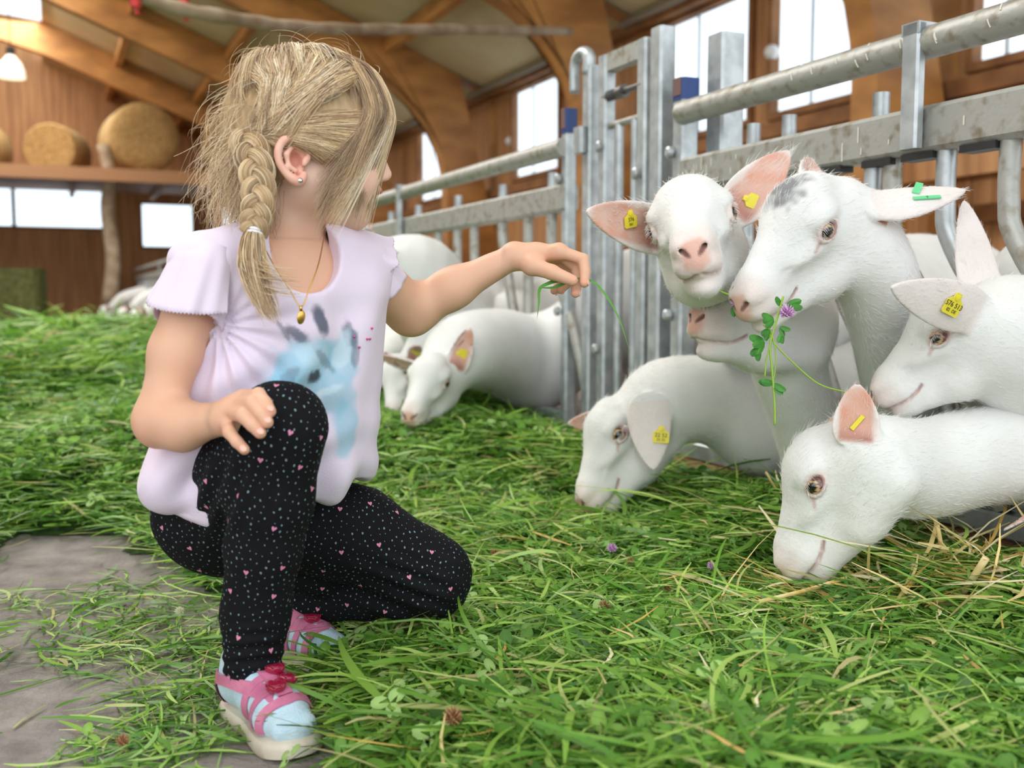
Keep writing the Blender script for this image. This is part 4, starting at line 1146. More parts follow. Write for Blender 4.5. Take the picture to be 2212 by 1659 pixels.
def bl(m, c): 
    global col
    m = np.clip(m, 0, 1)[:, None]; col = col * (1 - m) + np.asarray(c) * m
bl(.8 * (1 - inhead), SKT); bl(inhead * sstep(-.085, -.045, q[:, 2]), SKW); bl(inhead * .55 * sstep(-.045, -.085, q[:, 2]), SKT)
for g in (1, -1):
    bl(inhead * .28 * sstep(.034, .008, np.linalg.norm(q - [.072, g * .046, -.014], axis=1)), ROSE)
    e = (np.abs(q[:, 1] - g * .076) < .0145) & (np.abs(q[:, 0] + .004) < .022) & (np.abs(q[:, 2] - .003) < .03)
    bl(inhead * e * (.35 + .3 * noise3(V, 80, 3)), ROSE)
    bl(inhead * .65 * sstep(.011, .005, np.linalg.norm((q - [-.001, g * .071, .001]) * [1, 1, .8], axis=1)), np.array(srgb(190, 96, 80)))
    bl(inhead * .5 * sstep(.006, .002, np.abs(q[:, 2] - .040 + 6 * (q[:, 0] - .085) ** 2)) * sstep(.018, .010, np.abs(q[:, 1] - g * .028)) * (q[:, 0] > .07), np.array(srgb(170, 130, 96)))
bl(inhead * .9 * sstep(1.25, .9, np.sqrt(((q[:, 0] - .1) / .016) ** 2 + (q[:, 1] / .017) ** 2 + ((q[:, 2] + .0305) / .0125) ** 2)) * (q[:, 0] > .086), LIP)
bl(inhead * .9 * sstep(.0045, .003, np.abs(q[:, 2] + .031)) * (np.abs(q[:, 1]) < .013) * (q[:, 0] > .07) * (q[:, 0] < .098), np.array(srgb(120, 44, 44)))
bl(inhead * .25 * sstep(.02, .004, np.linalg.norm(q - [.11, 0, -.003], axis=1)), ROSE)
for hd in (RH, LH):
    for f_ in hd['f'] + [hd['t']]:
        bl(.30 * sstep(.012, .004, np.linalg.norm(V - A3(f_[2]), axis=1)), ROSE)
        bl(.22 * sstep(.010, .003, np.linalg.norm(V - A3(f_[1]), axis=1)), ROSE)
bl(.18 * sstep(.04, .015, np.linalg.norm(V - re_, axis=1)), ROSE)
body = fast_mesh('body', V, F, M_SKIN, girl, col=np.clip(col, 0, 1))
M_EYEW = mat('eye_white', (.85, .84, .82), .1, coat=1.0); M_IRIS = mat('blue_iris', srgb(70, 110, 140), .1, coat=1.0); M_PUP = mat('pupil_black', (.01, .01, .01), .1)
M_NAIL = mat('fingernail', srgb(234, 184, 166), .35, coat=.2)
for g in (1, -1):
    m = MB(); m.sphere(H_(.0815, g * .029, .0165), .0118, 12, 0)
    d_ = HR @ nrm([1, g * .08, -.12]); c_ = H_(.0815, g * .029, .0165)
    m.lathe([(.0052, .0105), (.0044, .0115), (.001, .0121)], c_, d_, 18, 1); m.lathe([(.0024, .0116), (.001, .0124)], c_, d_, 14, 2)
    m.build('eye', [M_EYEW, M_IRIS, M_PUP], body, smooth=True)
m = MB()
for i in range(-3, 4): m.box(H_(.0925 - .0007 * i * i, i * .0042, -.0275), .0016, .0019, .0030, Matrix(HR.tolist()), bev=.0005)
m.build('teeth', mat('tooth_enamel', (.84, .82, .76), .2), body)
for hd, cam_up in ((RH, 1), (LH, 1)):
    for i, f_ in enumerate(hd['f'] + [hd['t']]):
        p0, p1, p2 = [A3(x) for x in f_]; ax = nrm(p2 - p1); back = nrm(p1 - (p0 + p2) / 2 + [0, -.004, .006]) if i < 4 else nrm([0, -.7, .6])
        back = nrm(back - ax * (back @ ax)); sd = np.cross(ax, back); c_ = p2 + ax * .0005 + back * .0058; m = MB()
        m.sphere(c_, (.0046, .0036, .0011), 8, 0, Matrix(np.stack([ax, sd, back], 1).tolist())); m.build('fingernail', M_NAIL, body, smooth=True)
m = MB(); ec = H_(.004, -.0765, -.0225); m.sphere(ec, .0034, 10); m.build('earring', mat('silver_stud', (.8, .8, .84), .1, 1.0), body, smooth=True)

# ---------------------------------------------------------------- shirt
def shirt_solid():
    T_ = Solid()
    T_.ell(A3(P(614, 690, 1.222)), [.101, .062, .125], RT, .03)
    T_.ell(A3(P(592, 870, 1.235)), [.105, .070, .105], RT, .05)
    T_.ell(A3(P(562, 1010, 1.262)), [.135, .088, .085], RT, .05)
    T_.cap(rs_ + [.004, .006, .010], ls_ + [-.008, 0, .012], .037, .038, .035)
    T_.cap(A3(P(475, 640, 1.19)), A3(P(448, 1010, 1.23)), .030, .050, .05); T_.cap(A3(P(440, 980, 1.19)), A3(P(402, 1050, 1.18)), .035, .038, .04)
    T_.cap(A3(P(770, 640, 1.27)), A3(P(735, 980, 1.29)), .035, .040, .05)
    T_.cap(A3(P(548, 545, 1.215)), rs_ + [.004, .004, .012], .034, .036, .02); T_.cap(A3(P(722, 540, 1.25)), ls_ + [-.006, 0, .012], .034, .036, .02)
    # hem and neckline
    a, b = A3(P(345, 1135, 1.16)), A3(P(778, 1056, 1.27)); nh = np.cross(b - a, FN); nh = nrm(nh if nh[2] < 0 else -nh)
    T_.plane(a - nh * .0, nh * -1, .006)
    T_.ell(A3(P(652, 545, 1.190)), [.045, .060, .052], RT, .004, '-')
    T_.p[-1] = T_.p[-1]
    T_.cap(A3(P(630, 520, 1.235)), A3(P(622, 440, 1.235)), .046, .050, .004, '-')
    return T_
TS = shirt_solid()
V, F = skin(TS, .0032)
n_ = vnormals(V, F); px = to_px(V)
lat = (V - HO) @ LA2; hgt = (V - HO) @ UPV; dep = (V - HO) @ FN
aw = np.exp(-((px[:, 0] - 445) ** 2 + (px[:, 1] - 730) ** 2) / 260 ** 2)
ang = np.arctan2(px[:, 1] - 700, px[:, 0] - 470)
fold = .0030 * aw * np.sin(ang * 17 + 1.5 * noise3(V, 12, 2))
rad_ = np.exp(-((px[:, 0] - 560) ** 2 + (px[:, 1] - 1000) ** 2) / 200 ** 2)
fold += .0045 * rad_ * np.sin((px[:, 0] * .045 + px[:, 1] * .06) + 2.5 * noise3(V, 9, 4))
fold += .0022 * np.sin(lat * 85 + 2.2 * noise3(V, 7, 12)) * sstep(560, 660, px[:, 1]); low = sstep(940, 1060, px[:, 1]); fold += .006 * low * np.sin(lat * 95 + 2 * noise3(V, 8, 6))
fold += .0025 * noise3(np.stack([lat * 2.2, dep * 2.2, hgt * .8], 1), 14, 8) + .0012 * noise3(V, 30, 9)
up_ = sstep(620, 700, px[:, 1]); V = V + n_ * (fold * 1.35 * (.3 + .7 * up_))[:, None]
LIL = np.array(srgb(233, 218, 236)); col = np.tile(LIL, (len(V), 1)); front = sstep(-.1, .35, n_ @ FN)
def blob(cx, cy, rx, ry, rot, c, amt, nz=.35, sc=70, seed=1):
    ca, sa = math.cos(rot), math.sin(rot); dx, dy = px[:, 0] - cx, px[:, 1] - cy
    u_, v_ = (dx * ca + dy * sa) / rx, (-dx * sa + dy * ca) / ry
    bl(front * amt * sstep(1.2, .65, np.sqrt(u_ * u_ + v_ * v_) + nz * noise3(V, sc, seed)), c)
BLU = np.array(srgb(150, 200, 222)); DGR = np.array(srgb(92, 98, 116)); PAL = np.array(srgb(214, 232, 244))
blob(660, 800, 88, 68, -.6, BLU, .85, seed=1); blob(612, 830, 40, 34, 0, BLU, .9, seed=2)
blob(735, 800, 32, 100, .15, BLU, .7, seed=3); blob(745, 920, 24, 70, .1, BLU, .75, seed=4)
blob(672, 762, 34, 30, .2, np.array(srgb(196, 222, 236)), .6, seed=5)
blob(690, 695, 15, 36, -.25, DGR, .95, .18, 150, 6); blob(640, 722, 12, 30, -1.0, DGR, .8, .2, 150, 7); blob(614, 716, 7, 30, -.6, DGR, .6, .2, 150, 8)
blob(755, 722, 14, 30, -.3, DGR, .75, .25, 150, 9); blob(765, 765, 9, 26, 0, DGR, .55, .3, 150, 10)
blob(700, 775, 9, 42, -.75, DGR, .5, .4, 150, 11); blob(682, 813, 22, 15, -.4, np.array(srgb(50, 54, 66)), .95, .3, 150, 12)
blob(625, 815, 26, 12, -.8, DGR, .45, .4, 150, 13); blob(650, 860, 40, 14, .3, DGR, .3, .4, 120, 14); blob(712, 845, 30, 10, -.5, PAL, .7, .4, 120, 15)
blob(740, 760, 16, 50, .2, PAL, .6, .4, 90, 16)
shirt = fast_mesh('shirt', V, F, M_TEE, girl, col=np.clip(col, 0, 1))
# neck binding
nb_ = []
for i in range(33):
    a = math.pi * 2 * i / 32
    nb_.append(a)
M_LIL = mat('lilac_trim', tuple(LIL * .97), .85, sheen=.2)
M_GEM = mat('pink_rhinestone', srgb(214, 60, 140), .15, coat=1)
gm = MB()
fcs = V
for gx, gy in ((762, 730), (787, 730), (796, 708), (771, 750), (795, 730)):
    dd = (px[:, 0] - gx) ** 2 + (px[:, 1] - gy) ** 2 + 1e6 * (n_ @ FN < 0.0); i = int(dd.argmin())
    gm.sphere(V[i] + n_[i] * .001, .0016, 8)
gm.build('rhinestones', M_GEM, shirt, smooth=True)

def flutter(name, c, axis, upv, rings, waves, seed, lo_=-2.6, hi_=2.6, scal=True, nphi=140, skew=0.0, ph0=0.0):
    """thin cloth sleeve: rings = (distance along arm, radius up, radius side)"""
    ax = nrm(axis); u = nrm(np.array(upv, float) - ax * (np.array(upv) @ ax)); w = np.cross(ax, u); Vs = []; n = len(rings) * 4
    ts = np.linspace(0, len(rings) - 1, n); ra = np.array(rings)
    for i, t in enumerate(ts):
        L_ = np.interp(t, range(len(rings)), ra[:, 0]); ru = np.interp(t, range(len(rings)), ra[:, 1]); rw = np.interp(t, range(len(rings)), ra[:, 2])
        f_ = i / (n - 1)
        for k in range(nphi):
            ph = lo_ + (hi_ - lo_) * k / (nphi - 1)
            wv = 1 + f_ * waves * math.sin(ph * 7 + seed + f_) + f_ * waves * .6 * math.sin(ph * 13 + seed * 2)
            ln = L_ * (1 - skew * f_ * .5 * (1 - math.cos(ph - ph0))) + (.0011 * math.sin(ph * 75) if (i == n - 1 and scal) else 0)
            Vs.append(c + ax * ln + u * math.cos(ph) * ru * wv + w * math.sin(ph) * rw * wv)
    Vs = np.array(Vs); Fq = [(i * nphi + k, i * nphi + k + 1, (i + 1) * nphi + k + 1, (i + 1) * nphi + k) for i in range(n - 1) for k in range(nphi - 1)]
    # thickness
    Fq = np.array(Fq); nn = vnormals(Vs, Fq); V2 = Vs - nn * .0012; m_ = len(Vs); F2 = Fq[:, ::-1] + m_
    e1 = [((n - 1) * nphi + k, (n - 1) * nphi + k + 1) for k in range(nphi - 1)]; e2 = [(i * nphi, (i + 1) * nphi) for i in range(n - 1)]; e3 = [(i * nphi + nphi - 1, (i + 1) * nphi + nphi - 1) for i in range(n - 1)]
    F3 = np.array([(a, b, b + m_, a + m_) for a, b in e1 + e2 + e3])
    return fast_mesh(name, np.concatenate([Vs, V2]), np.concatenate([Fq, F2, F3]), M_LIL, shirt)
axr = nrm(re_ - rs_)
flutter('sleeve', rs_ - axr * .030 + [.002, 0, .002], axr, [-.5, -.3, .8], [(0, .022, .034), (.020, .033, .040), (.055, .037, .043), (.100, .040, .045)], .030, 1.0, -3.1, 3.1, skew=.30, ph0=2.2)
flutter('sleeve_ruffle', rs_ - axr * .034 + [.002, -.002, .003], axr, [-.6, -.5, .5], [(0, .024, .034), (.020, .036, .042), (.055, .042, .047), (.088, .049, .052)], .045, 2.0, -2.0, 1.2, skew=.45, ph0=-.6)
axl = nrm(le_ - ls_ + [0, 0, -.03])
flutter('sleeve', ls_ - axl * .028 + [-.006, 0, .004], axl, [.2, .2, 1], [(0, .024, .034), (.018, .035, .040), (.042, .039, .043), (.066, .042, .045)], .03, .4, -3.1, 3.1, skew=.15)
flutter('sleeve_ruffle', ls_ - axl * .034 + [-.006, -.004, .006], nrm(axl + [0, 0, .2]), [.1, -.7, .8], [(0, .024, .034), (.014, .037, .042), (.030, .042, .045), (.042, .047, .049)], .06, 3.0, -.9, 1.3, skew=.3)

# ---------------------------------------------------------------- leggings with printed dots and hearts
S = Solid()
S.ell(A3(P(498, 1105, 1.275)), [.098, .078, .082], RT, .03)
S.chain([A3(p) for p, r in LEG_R], [r for p, r in LEG_R], .012)
S.p[-4] = S.p[-4]
S.chain([A3(p) for p, r in LEG_L], [r for p, r in LEG_L], .02); S.chain([A3(p) for p, r in LEG_L2], [r for p, r in LEG_L2], .007); S.cap(A3(P(620, 1225, 1.345)), A3(P(720, 1245, 1.37)), .034, .030, .008)
lw2 = A3(P(650, 1300, 1.395))
V, F = skin(S, .0032)
n_ = vnormals(V, F); px = to_px(V)
wr = .0016 * noise3(V * [1, 1, 1], 22, 3) + .0010 * noise3(V, 55, 5)
kn = np.exp(-((px[:, 0] - 880) ** 2 + (px[:, 1] - 1290) ** 2) / 90 ** 2); wr += .004 * kn * np.sin((px[:, 1] - .35 * px[:, 0]) * .16)
hm_ = np.exp(-((px[:, 0] - 545) ** 2 + (px[:, 1] - 1420) ** 2) / 70 ** 2); wr += .0025 * hm_ * np.sin(px[:, 1] * .22 + px[:, 0] * .02)
gr_ = np.exp(-((px[:, 0] - 480) ** 2 + (px[:, 1] - 1060) ** 2) / 90 ** 2); wr += .003 * gr_ * np.sin(px[:, 0] * .14 + px[:, 1] * .05)
V = V + n_ * wr[:, None]; n_ = vnormals(V, F)
# cut the legs open at the ankles
ka = ((V - A3(P(547, 1448, 1.182))) @ np.array([0, 0, 1]) < 0) & (px[:, 0] < 640) & (px[:, 1] > 1430)
F = F[~ka[F].any(1)]
rs = np.random.RandomState(8)
ctr = V[F].mean(1); ar = np.linalg.norm(np.cross(V[F[:, 2]] - V[F[:, 0]], V[F[:, 3]] - V[F[:, 1]]), axis=1)
def scatter(n, mind):
    idx = rs.choice(len(F), n, p=ar / ar.sum()); keep = []; grid = {}
    for i in idx:
        c = ctr[i]; key = tuple((c / mind).astype(int)); ok = True
        for dx in (-1, 0, 1):
            for dy in (-1, 0, 1):
                for dz in (-1, 0, 1):
                    for j in grid.get((key[0] + dx, key[1] + dy, key[2] + dz), ()):
                        if ((ctr[j] - c) ** 2).sum() < mind * mind: ok = False
        if ok: keep.append(i); grid.setdefault(key, []).append(i)
    return keep
Vd, Fd, Md = [], [], []; off = len(V)
def decal(i, shape, size, mi, rot):
    global off
    c, nn = ctr[i], nrm(n_[F[i]].mean(0)); t = nrm(np.cross([rot, .2, 1], nn)); b = np.cross(nn, t)
    k = len(shape); pts = [c + nn * .0008 + (t * x + b * y) * size for x, y in shape]
    Vd.extend([c + nn * .0010] + pts); Fd.extend([(off, off + 1 + 2 * j, off + 1 + (2 * j + 1) % k, off + 1 + (2 * j + 2) % k) for j in range(k // 2)]); Md.extend([mi] * (k // 2)); off += k + 1
dot = [(math.cos(a) * .8, math.sin(a) * 1.1) for a in np.linspace(0, 2 * math.pi, 9)[:-1]]
heart = [(0, .55), (.35, 1.0), (.8, .95), (1.0, .5), (.75, .0), (.4, -.5), (0, -1), (-.4, -.5), (-.75, .0), (-1.0, .5), (-.8, .95), (-.35, 1.0)]
hs = scatter(1500, .037); ds_ = scatter(22000, .0066); hc_ = ctr[hs]
for i in hs: decal(i, heart, .0031, 2, rs.uniform(-.5, .5))
for i in ds_:
    if ((hc_ - ctr[i]) ** 2).sum(1).min() < .0045 ** 2: continue
    decal(i, dot, rs.choice([.0007, .0009, .0012, .0015], p=[.35, .3, .25, .1]), 1, rs.uniform(-.6, .6))
leg = fast_mesh('leggings', np.concatenate([V, np.array(Vd)]), np.concatenate([F, np.array(Fd)]), [M_LEG, M_DOT, M_HEART], girl, mi=[0] * len(F) + Md)

# ---------------------------------------------------------------- feet: socks and sandals
M_SOCK = mat('pale_blue_sock', srgb(202, 226, 238), .9, col2=srgb(184, 214, 230), scale=60, bump=.3, bscale=400, sheen=.2)
M_STRAP = mat('pink_leather', srgb(214, 128, 160), .5, col2=srgb(190, 104, 138), scale=30, bump=.15, bscale=150)
M_SOLE = mat('cream_rubber_sole', srgb(224, 214, 196), .6, col2=srgb(196, 184, 164), scale=20)
M_ROSE = mat('dark_red_rosette', srgb(158, 26, 62), .25, coat=.6)
def foot(heel, toe, ankle, lab_, flip):
    heel, toe, ankle = A3(heel), A3(toe), A3(ankle); L = np.linalg.norm(toe - heel); f = nrm(toe - heel); u = np.array([0, 0, 1.0]); u = nrm(u - f * (u @ f)); w = np.cross(u, f); R = np.stack([f, w, u], 1)
    X = lambda x, y, z: heel + R @ np.array([x * L, y, z])
    K = Solid(); zs = .018
    K.chain([X(.15, 0, zs + .026), X(.45, 0, zs + .026), X(.72, flip * .002, zs + .018), X(.86, flip * .003, zs + .014)], [.027, .026, .0235, .0165], .015)
    K.cap(X(.72, .013, zs + .014), X(.70, -.013, zs + .014), .018, .018, .012); K.cap(X(.88, .011, zs + .013), X(.86, -.013, zs + .012), .0145, .0125, .010)
    K.chain([X(.16, 0, zs + .03), X(.22, 0, zs + .055), ankle], [.027, .026, .027], .015); K.cap(X(.25, 0, zs + .05), X(.6, 0, zs + .03), .024, .018, .015)
    K.plane(X(0, 0, zs - .001), -u, .003)
    p_ = list(K.p[-1]); p_[4] = np.array(u, np.float32); K.p[-1] = tuple(p_)
    v_, f_ = skin(K, .0028); v_ = v_ + vnormals(v_, f_) * (.0006 * noise3(v_, 70, 2))[:, None]
    sock = fast_mesh('sock', v_, f_, M_SOCK, girl)
    root = bpy.data.objects.new('sandal', None)
    # sole
    out = [(-.02, 0), (0, .020), (.08, .027), (.25, .029), (.45, .029), (.62, .034), (.78, .038), (.90, .034), (.99, .020), (1.02, 0), (.99, -.018), (.90, -.030), (.78, -.035), (.62, -.032), (.45, -.027), (.25, -.027), (.08, -.025), (0, -.018)]
    oc = bez([Vector((x, y * (flip if False else 1), 0)) for x, y in out + [out[0]]], 4)[:-1]; m = MB(); n = len(oc); rings = []
    for z, s_ in ((0, .93), (.003, 1.0), (.012, 1.0), (.016, .985), (.019, .93)):
        rings.append([X(.5 + (p.x - .5) * s_, p.y * s_, z + (.004 * max(0, p.x - .85) / .15)) for p in oc])
    vs = [p for r_ in rings for p in r_]; fs = [(i * n + k, i * n + (k + 1) % n, (i + 1) * n + (k + 1) % n, (i + 1) * n + k) for i in range(4) for k in range(n)]
    fs += [tuple(range(n - 1, -1, -1)), tuple(range(4 * n, 5 * n))]
    sole = m.add(vs, fs).build('sandal', M_SOLE, girl, smooth=False, auto=50)
    # straps hug the sock: march outwards from the foot's centre line to its surface
    def surf(x, a, off_=.0012):
        c = X(x, 0, zs + .010); d = w * math.sin(a) + u * math.cos(a); lo__, hi__ = 0.0, .09
        for _ in range(22):
            mid = (lo__ + hi__) / 2
            if K((c + d * mid)[None])[0] < off_: lo__ = mid
            else: hi__ = mid
        return c + d * lo__
    def band(fx, a0, a1, wd, name='strap', nseg=26, th=.0016):
        m = MB(); vs = []
        for i in range(nseg + 1):
            a = a0 + (a1 - a0) * i / nseg; x = fx(a)
            for dx in (-wd / 2 / L, wd / 2 / L):
                vs.append(surf(x + dx, a, .0008)); vs.append(surf(x + dx, a, .0008 + th))
        fs = []
        for i in range(nseg):
            b = i * 4; c = b + 4; fs += [(b + 1, c + 1, c + 3, b + 3), (b, b + 2, c + 2, c), (b, c, c + 1, b + 1), (b + 2, b + 3, c + 3, c + 2)]
        fs += [(0, 1, 3, 2), (nseg * 4, nseg * 4 + 2, nseg * 4 + 3, nseg * 4 + 1)]
        return m.add(vs, fs).build(name, M_STRAP, sole, smooth=False, auto=40)
    for x0, sl in ((.57, -.06), (.69, -.07), (.805, -.06)):
        band(lambda a: x0 + sl * abs(math.sin(a)) ** 1.5 + .01, -1.75, 1.75, .0088)
    m = MB(); vs = []; ns = 20
    for i in range(ns + 1):
        x = .36 + (.78 - .36) * i / ns
        for a in (-.24, .24):
            vs.append(surf(x, a, .0014)); vs.append(surf(x, a, .0034))
    fs = []
    for i in range(ns):
        b = i * 4; c = b + 4; fs += [(b + 1, b + 3, c + 3, c + 1), (b, c, c + 2, b + 2), (b, b + 1, c + 1, c), (b + 2, c + 2, c + 3, b + 3)]
    m.add(vs, fs).build('instep_strap', M_STRAP, sole, auto=40)
    # ankle strap and heel counter
    m = MB(); vs = []; ns = 40; cz = .066
    for i in range(ns + 1):
        a = 2 * math.pi * i / ns; cc = X(.20, 0, 0); dirv = f * math.cos(a) + w * math.sin(a); hz = cz - .012 * (1 - math.cos(a)) * .5 - .004
        for dz in (-.0065, .0065):
            c = cc + u * (hz + dz); lo__, hi__ = 0.0, .1
            for _ in range(20):
                mid = (lo__ + hi__) / 2
                if K((c + dirv * mid)[None])[0] < .001: lo__ = mid
                else: hi__ = mid
            vs.append(c + dirv * lo__); vs.append(c + dirv * (lo__ + .002))
    fs = []
    for i in range(ns):
        b = i * 4; c = b + 4; fs += [(b + 1, c + 1, c + 3, b + 3), (b, c, c + 1, b + 1), (b + 2, b + 3, c + 3, c + 2)]
    m.add(vs, fs).build('ankle_strap', M_STRAP, sole, auto=40)
    m = MB(); vs = []; ns = 24
    for i in range(ns + 1):
        a = math.pi - 1.5 + 3.0 * i / ns; cc = X(.17, 0, 0); dirv = f * math.cos(a) + w * math.sin(a)
        for z in (.017, .034, .050):
            zz = z * (1 - .45 * abs(a - math.pi) / 1.5) + .006; c = cc + u * zz; lo__, hi__ = 0.0, .1
            for _ in range(20):
                mid = (lo__ + hi__) / 2
                if K((c + dirv * mid)[None])[0] < .001: lo__ = mid
                else: hi__ = mid
            vs.append(c + dirv * (lo__ + .0018))
    m.add(vs, [(i * 3 + j, (i + 1) * 3 + j, (i + 1) * 3 + j + 1, i * 3 + j + 1) for i in range(ns) for j in (0, 1)]).build('heel_counter', M_STRAP, sole, smooth=True)
    for (x, y) in ((.55, .004), (.64, .010), (.71, -.004)):
        c = surf(x, y / .03, .002); dn = nrm(c - X(x, 0, zs)); m = MB(); t1 = nrm(np.cross(dn, f)); t2 = np.cross(dn, t1)
        for ring, (nr, rr, tl) in enumerate(((7, .0095, .25), (5, .0058, .6), (3, .0022, .9))):
            for k in range(nr):
                a = 2 * math.pi * k / nr + ring * .5; d = t1 * math.cos(a) + t2 * math.sin(a)
                pr = nrm(d * (1 - tl) + dn * tl); s3 = np.cross(dn, d)
                m.sphere(c + d * rr + dn * (.002 + .0015 * ring), (.0050, .0056, .0015), 6, 0, Matrix(np.stack([nrm(d * tl + dn * (1 - tl)), s3, nrm(np.cross(nrm(d * tl + dn * (1 - tl)), s3))], 1).tolist()))
        m.build('rosette', M_ROSE, sole, smooth=True)
    bpy.data.objects.remove(root)
    return K
foot(PG(508, 1532, 0), PG(655, 1645, 0), A3(P(547, 1455, 1.183)), 'right', 1)
foot(PG(545, 1412, 0), PG(742, 1452, 0), A3(P(632, 1318, 1.40)), 'left', -1)

# ---------------------------------------------------------------- hair
def hair_mat():
    m = bpy.data.materials.new('blonde_hair'); m.use_nodes = True; nt = m.node_tree; b_ = nt.nodes['Principled BSDF']
    a = nt.nodes.new('ShaderNodeAttribute'); a.attribute_name = 'Col'; nt.links.new(a.outputs['Color'], b_.inputs['Base Color'])
    b_.inputs['Roughness'].default_value = .38; b_.inputs['Specular IOR Level'].default_value = .55
    return m
M_HAIR = hair_mat()
HC = [np.array(srgb(*c)) for c in ((246, 224, 184), (230, 200, 156), (206, 172, 130), (170, 138, 104), (128, 100, 76), (252, 240, 214))]
HP = [.20, .22, .20, .16, .12, .10]
def hair(name, P_, rad, ci, parent=None):
    o = strands(name, P_, rad, M_HAIR, parent or girl); hc = o.data
    at = hc.attributes.new('Col', 'FLOAT_COLOR', 'CURVE'); at.data.foreach_set('color', np.c_[ci, np.ones(len(ci))].astype(np.float32).ravel())
    return o
rs = np.random.RandomState(21)
SC_C = np.array([.012, 0, .046]); SC_R = np.array([.094, .074, .082])
def sk(dirs, lift):
    d = dirs / np.linalg.norm(dirs, axis=1, keepdims=True); rr = 1 / np.linalg.norm(d / SC_R, axis=1); return SC_C + d * (rr + lift)[:, None]
def toW(p): return HO + p @ HR.T
def path(keys, lifts, n, jit, clump=None):
    """keys (m, c, 3) directions from the skull centre, interpolated and pushed out to the scalp plus lift"""
    m, c = keys.shape[:2]; ts = np.linspace(0, m - 1, n); out = []
    for t in ts:
        i = min(int(t), m - 2); f_ = t - i; f_ = f_ * f_ * (3 - 2 * f_) * .5 + f_ * .5
        d0 = keys[i] / np.linalg.norm(keys[i], axis=1, keepdims=True); d1 = keys[i + 1] / np.linalg.norm(keys[i + 1], axis=1, keepdims=True)
        out.append(sk(d0 * (1 - f_) + d1 * f_, lifts[i] * (1 - f_) + lifts[i + 1] * f_))
    return np.stack(out, 1)
def wob(p, amp, fr, seed_):
    n = p.shape[1]; t = np.linspace(0, 1, n)[None, :, None]; ph = rs.rand(p.shape[0], 1, 3) * 6.28; return p + amp * t * np.sin(t * fr + ph)
def colours(n, clump_id=None):
    k = rs.choice(6, 400, p=HP); base = np.array(HC)[k[(clump_id if clump_id is not None else rs.randint(0, 400, n)) % 400]]
    own = np.array(HC)[rs.choice(6, n, p=HP)]
    return np.clip((base * .75 + own * .25) * rs.uniform(.88, 1.08, (n, 1)), 0, 1)

# scalp cap under the strands
K = Solid(); K.ell(SC_C, SC_R + .004, None, .01)
K.ell([.100, 0, -.010], [.060, .075, .072], None, .02, '-'); K.ell([.03, -.075, -.04], [.045, .03, .055], None, .02, '-'); K.ell([.03, .075, -.04], [.045, .03, .055], None, .02, '-'); K.plane([0, 0, -.020], [-.45, 0, 1], .01)
v_, f_ = skin(K, .003, [-.10, -.09, -.06], [.13, .09, .14]); v_ = toW(v_)
cc = np.array(srgb(190, 160, 120)) * (1 + .25 * noise3(v_ * [1, 1, .25], 260, 2))[:, None]
scalp = fast_mesh('hair', v_, f_, mat('hair_base', (1, 1, 1), .6, attr=True), girl, col=np.clip(cc, 0, 1))

CR = np.array([-.020, 0, .086])           # crown (direction)
for g in (-1, 1):
    # side and back hair combed towards the braid root
    nst = 5200 if g < 0 else 2600; ncl = 170 if g < 0 else 90
    BD = np.array([-.066, g * .062, -.016])
    th = rs.uniform(0, 1, ncl); 
    # clump roots spread from the hairline over the temple to the back of the head
    rx = np.interp(th, [0, .35, .7, 1], [.075, .045, -.02, -.075]); ry = g * np.interp(th, [0, .35, .7, 1], [.030, .030, .022, .012]) * rs.uniform(.1, 1.5, ncl); rz = np.interp(th, [0, .35, .7, 1], [.062, .080, .085, .055])
    root = np.stack([rx, ry, rz], 1); cl = rs.randint(0, ncl, nst); side_pull = rs.uniform(0, 1, ncl)
    mid = np.stack([root[:, 0] * .55 - .012, np.full(ncl, g * .070), .030 + .008 * rs.normal(0, .6, ncl) + root[:, 2] * .12], 1)
    low_ = np.stack([-.035 + root[:, 0] * .22 + rs.normal(0, .006, ncl), np.full(ncl, g * .072), .000 + rs.normal(0, .008, ncl)], 1)
    r0 = root[cl] + rs.normal(0, .0034, (nst, 3)); m0 = mid[cl] + rs.normal(0, .0028, (nst, 3)); l0 = low_[cl] + rs.normal(0, .0030, (nst, 3)); e0 = BD + rs.normal(0, .0026, (nst, 3))
    lift = np.stack([rs.uniform(.003, .012, nst), rs.uniform(.006, .020, nst) + .007 * noise3(m0, 40, 2), rs.uniform(.005, .014, nst), rs.uniform(.004, .012, nst)])
    p_ = path(np.stack([r0, m0, l0, e0]), lift, 12, 0); hair('hair_strands', wob(toW(p_), .0010, 6, 1), .00040, colours(nst, cl), scalp)
    # low side hair from the temple over the ear
    n2 = 2400; t_ = rs.uniform(0, 1, n2)
    r0 = np.stack([.088 - .060 * t_, np.full(n2, g * .050), .064 - .050 * t_], 1) + rs.normal(0, .0030, (n2, 3)) - SC_C; m0 = np.stack([.022 - .02 * t_, np.full(n2, g * .070), .050 - .026 * t_], 1) + rs.normal(0, .0025, (n2, 3)) - SC_C
    p_ = path(np.stack([r0, m0, BD + rs.normal(0, .0025, (n2, 3))]), np.stack([rs.uniform(.003, .007, n2), rs.uniform(.006, .012, n2), rs.uniform(.004, .009, n2)]), 10, 0)
    hair('hair_strands', wob(toW(p_), .0012, 6, 2), .0003, colours(n2, (t_ * 60).astype(int)), scalp)

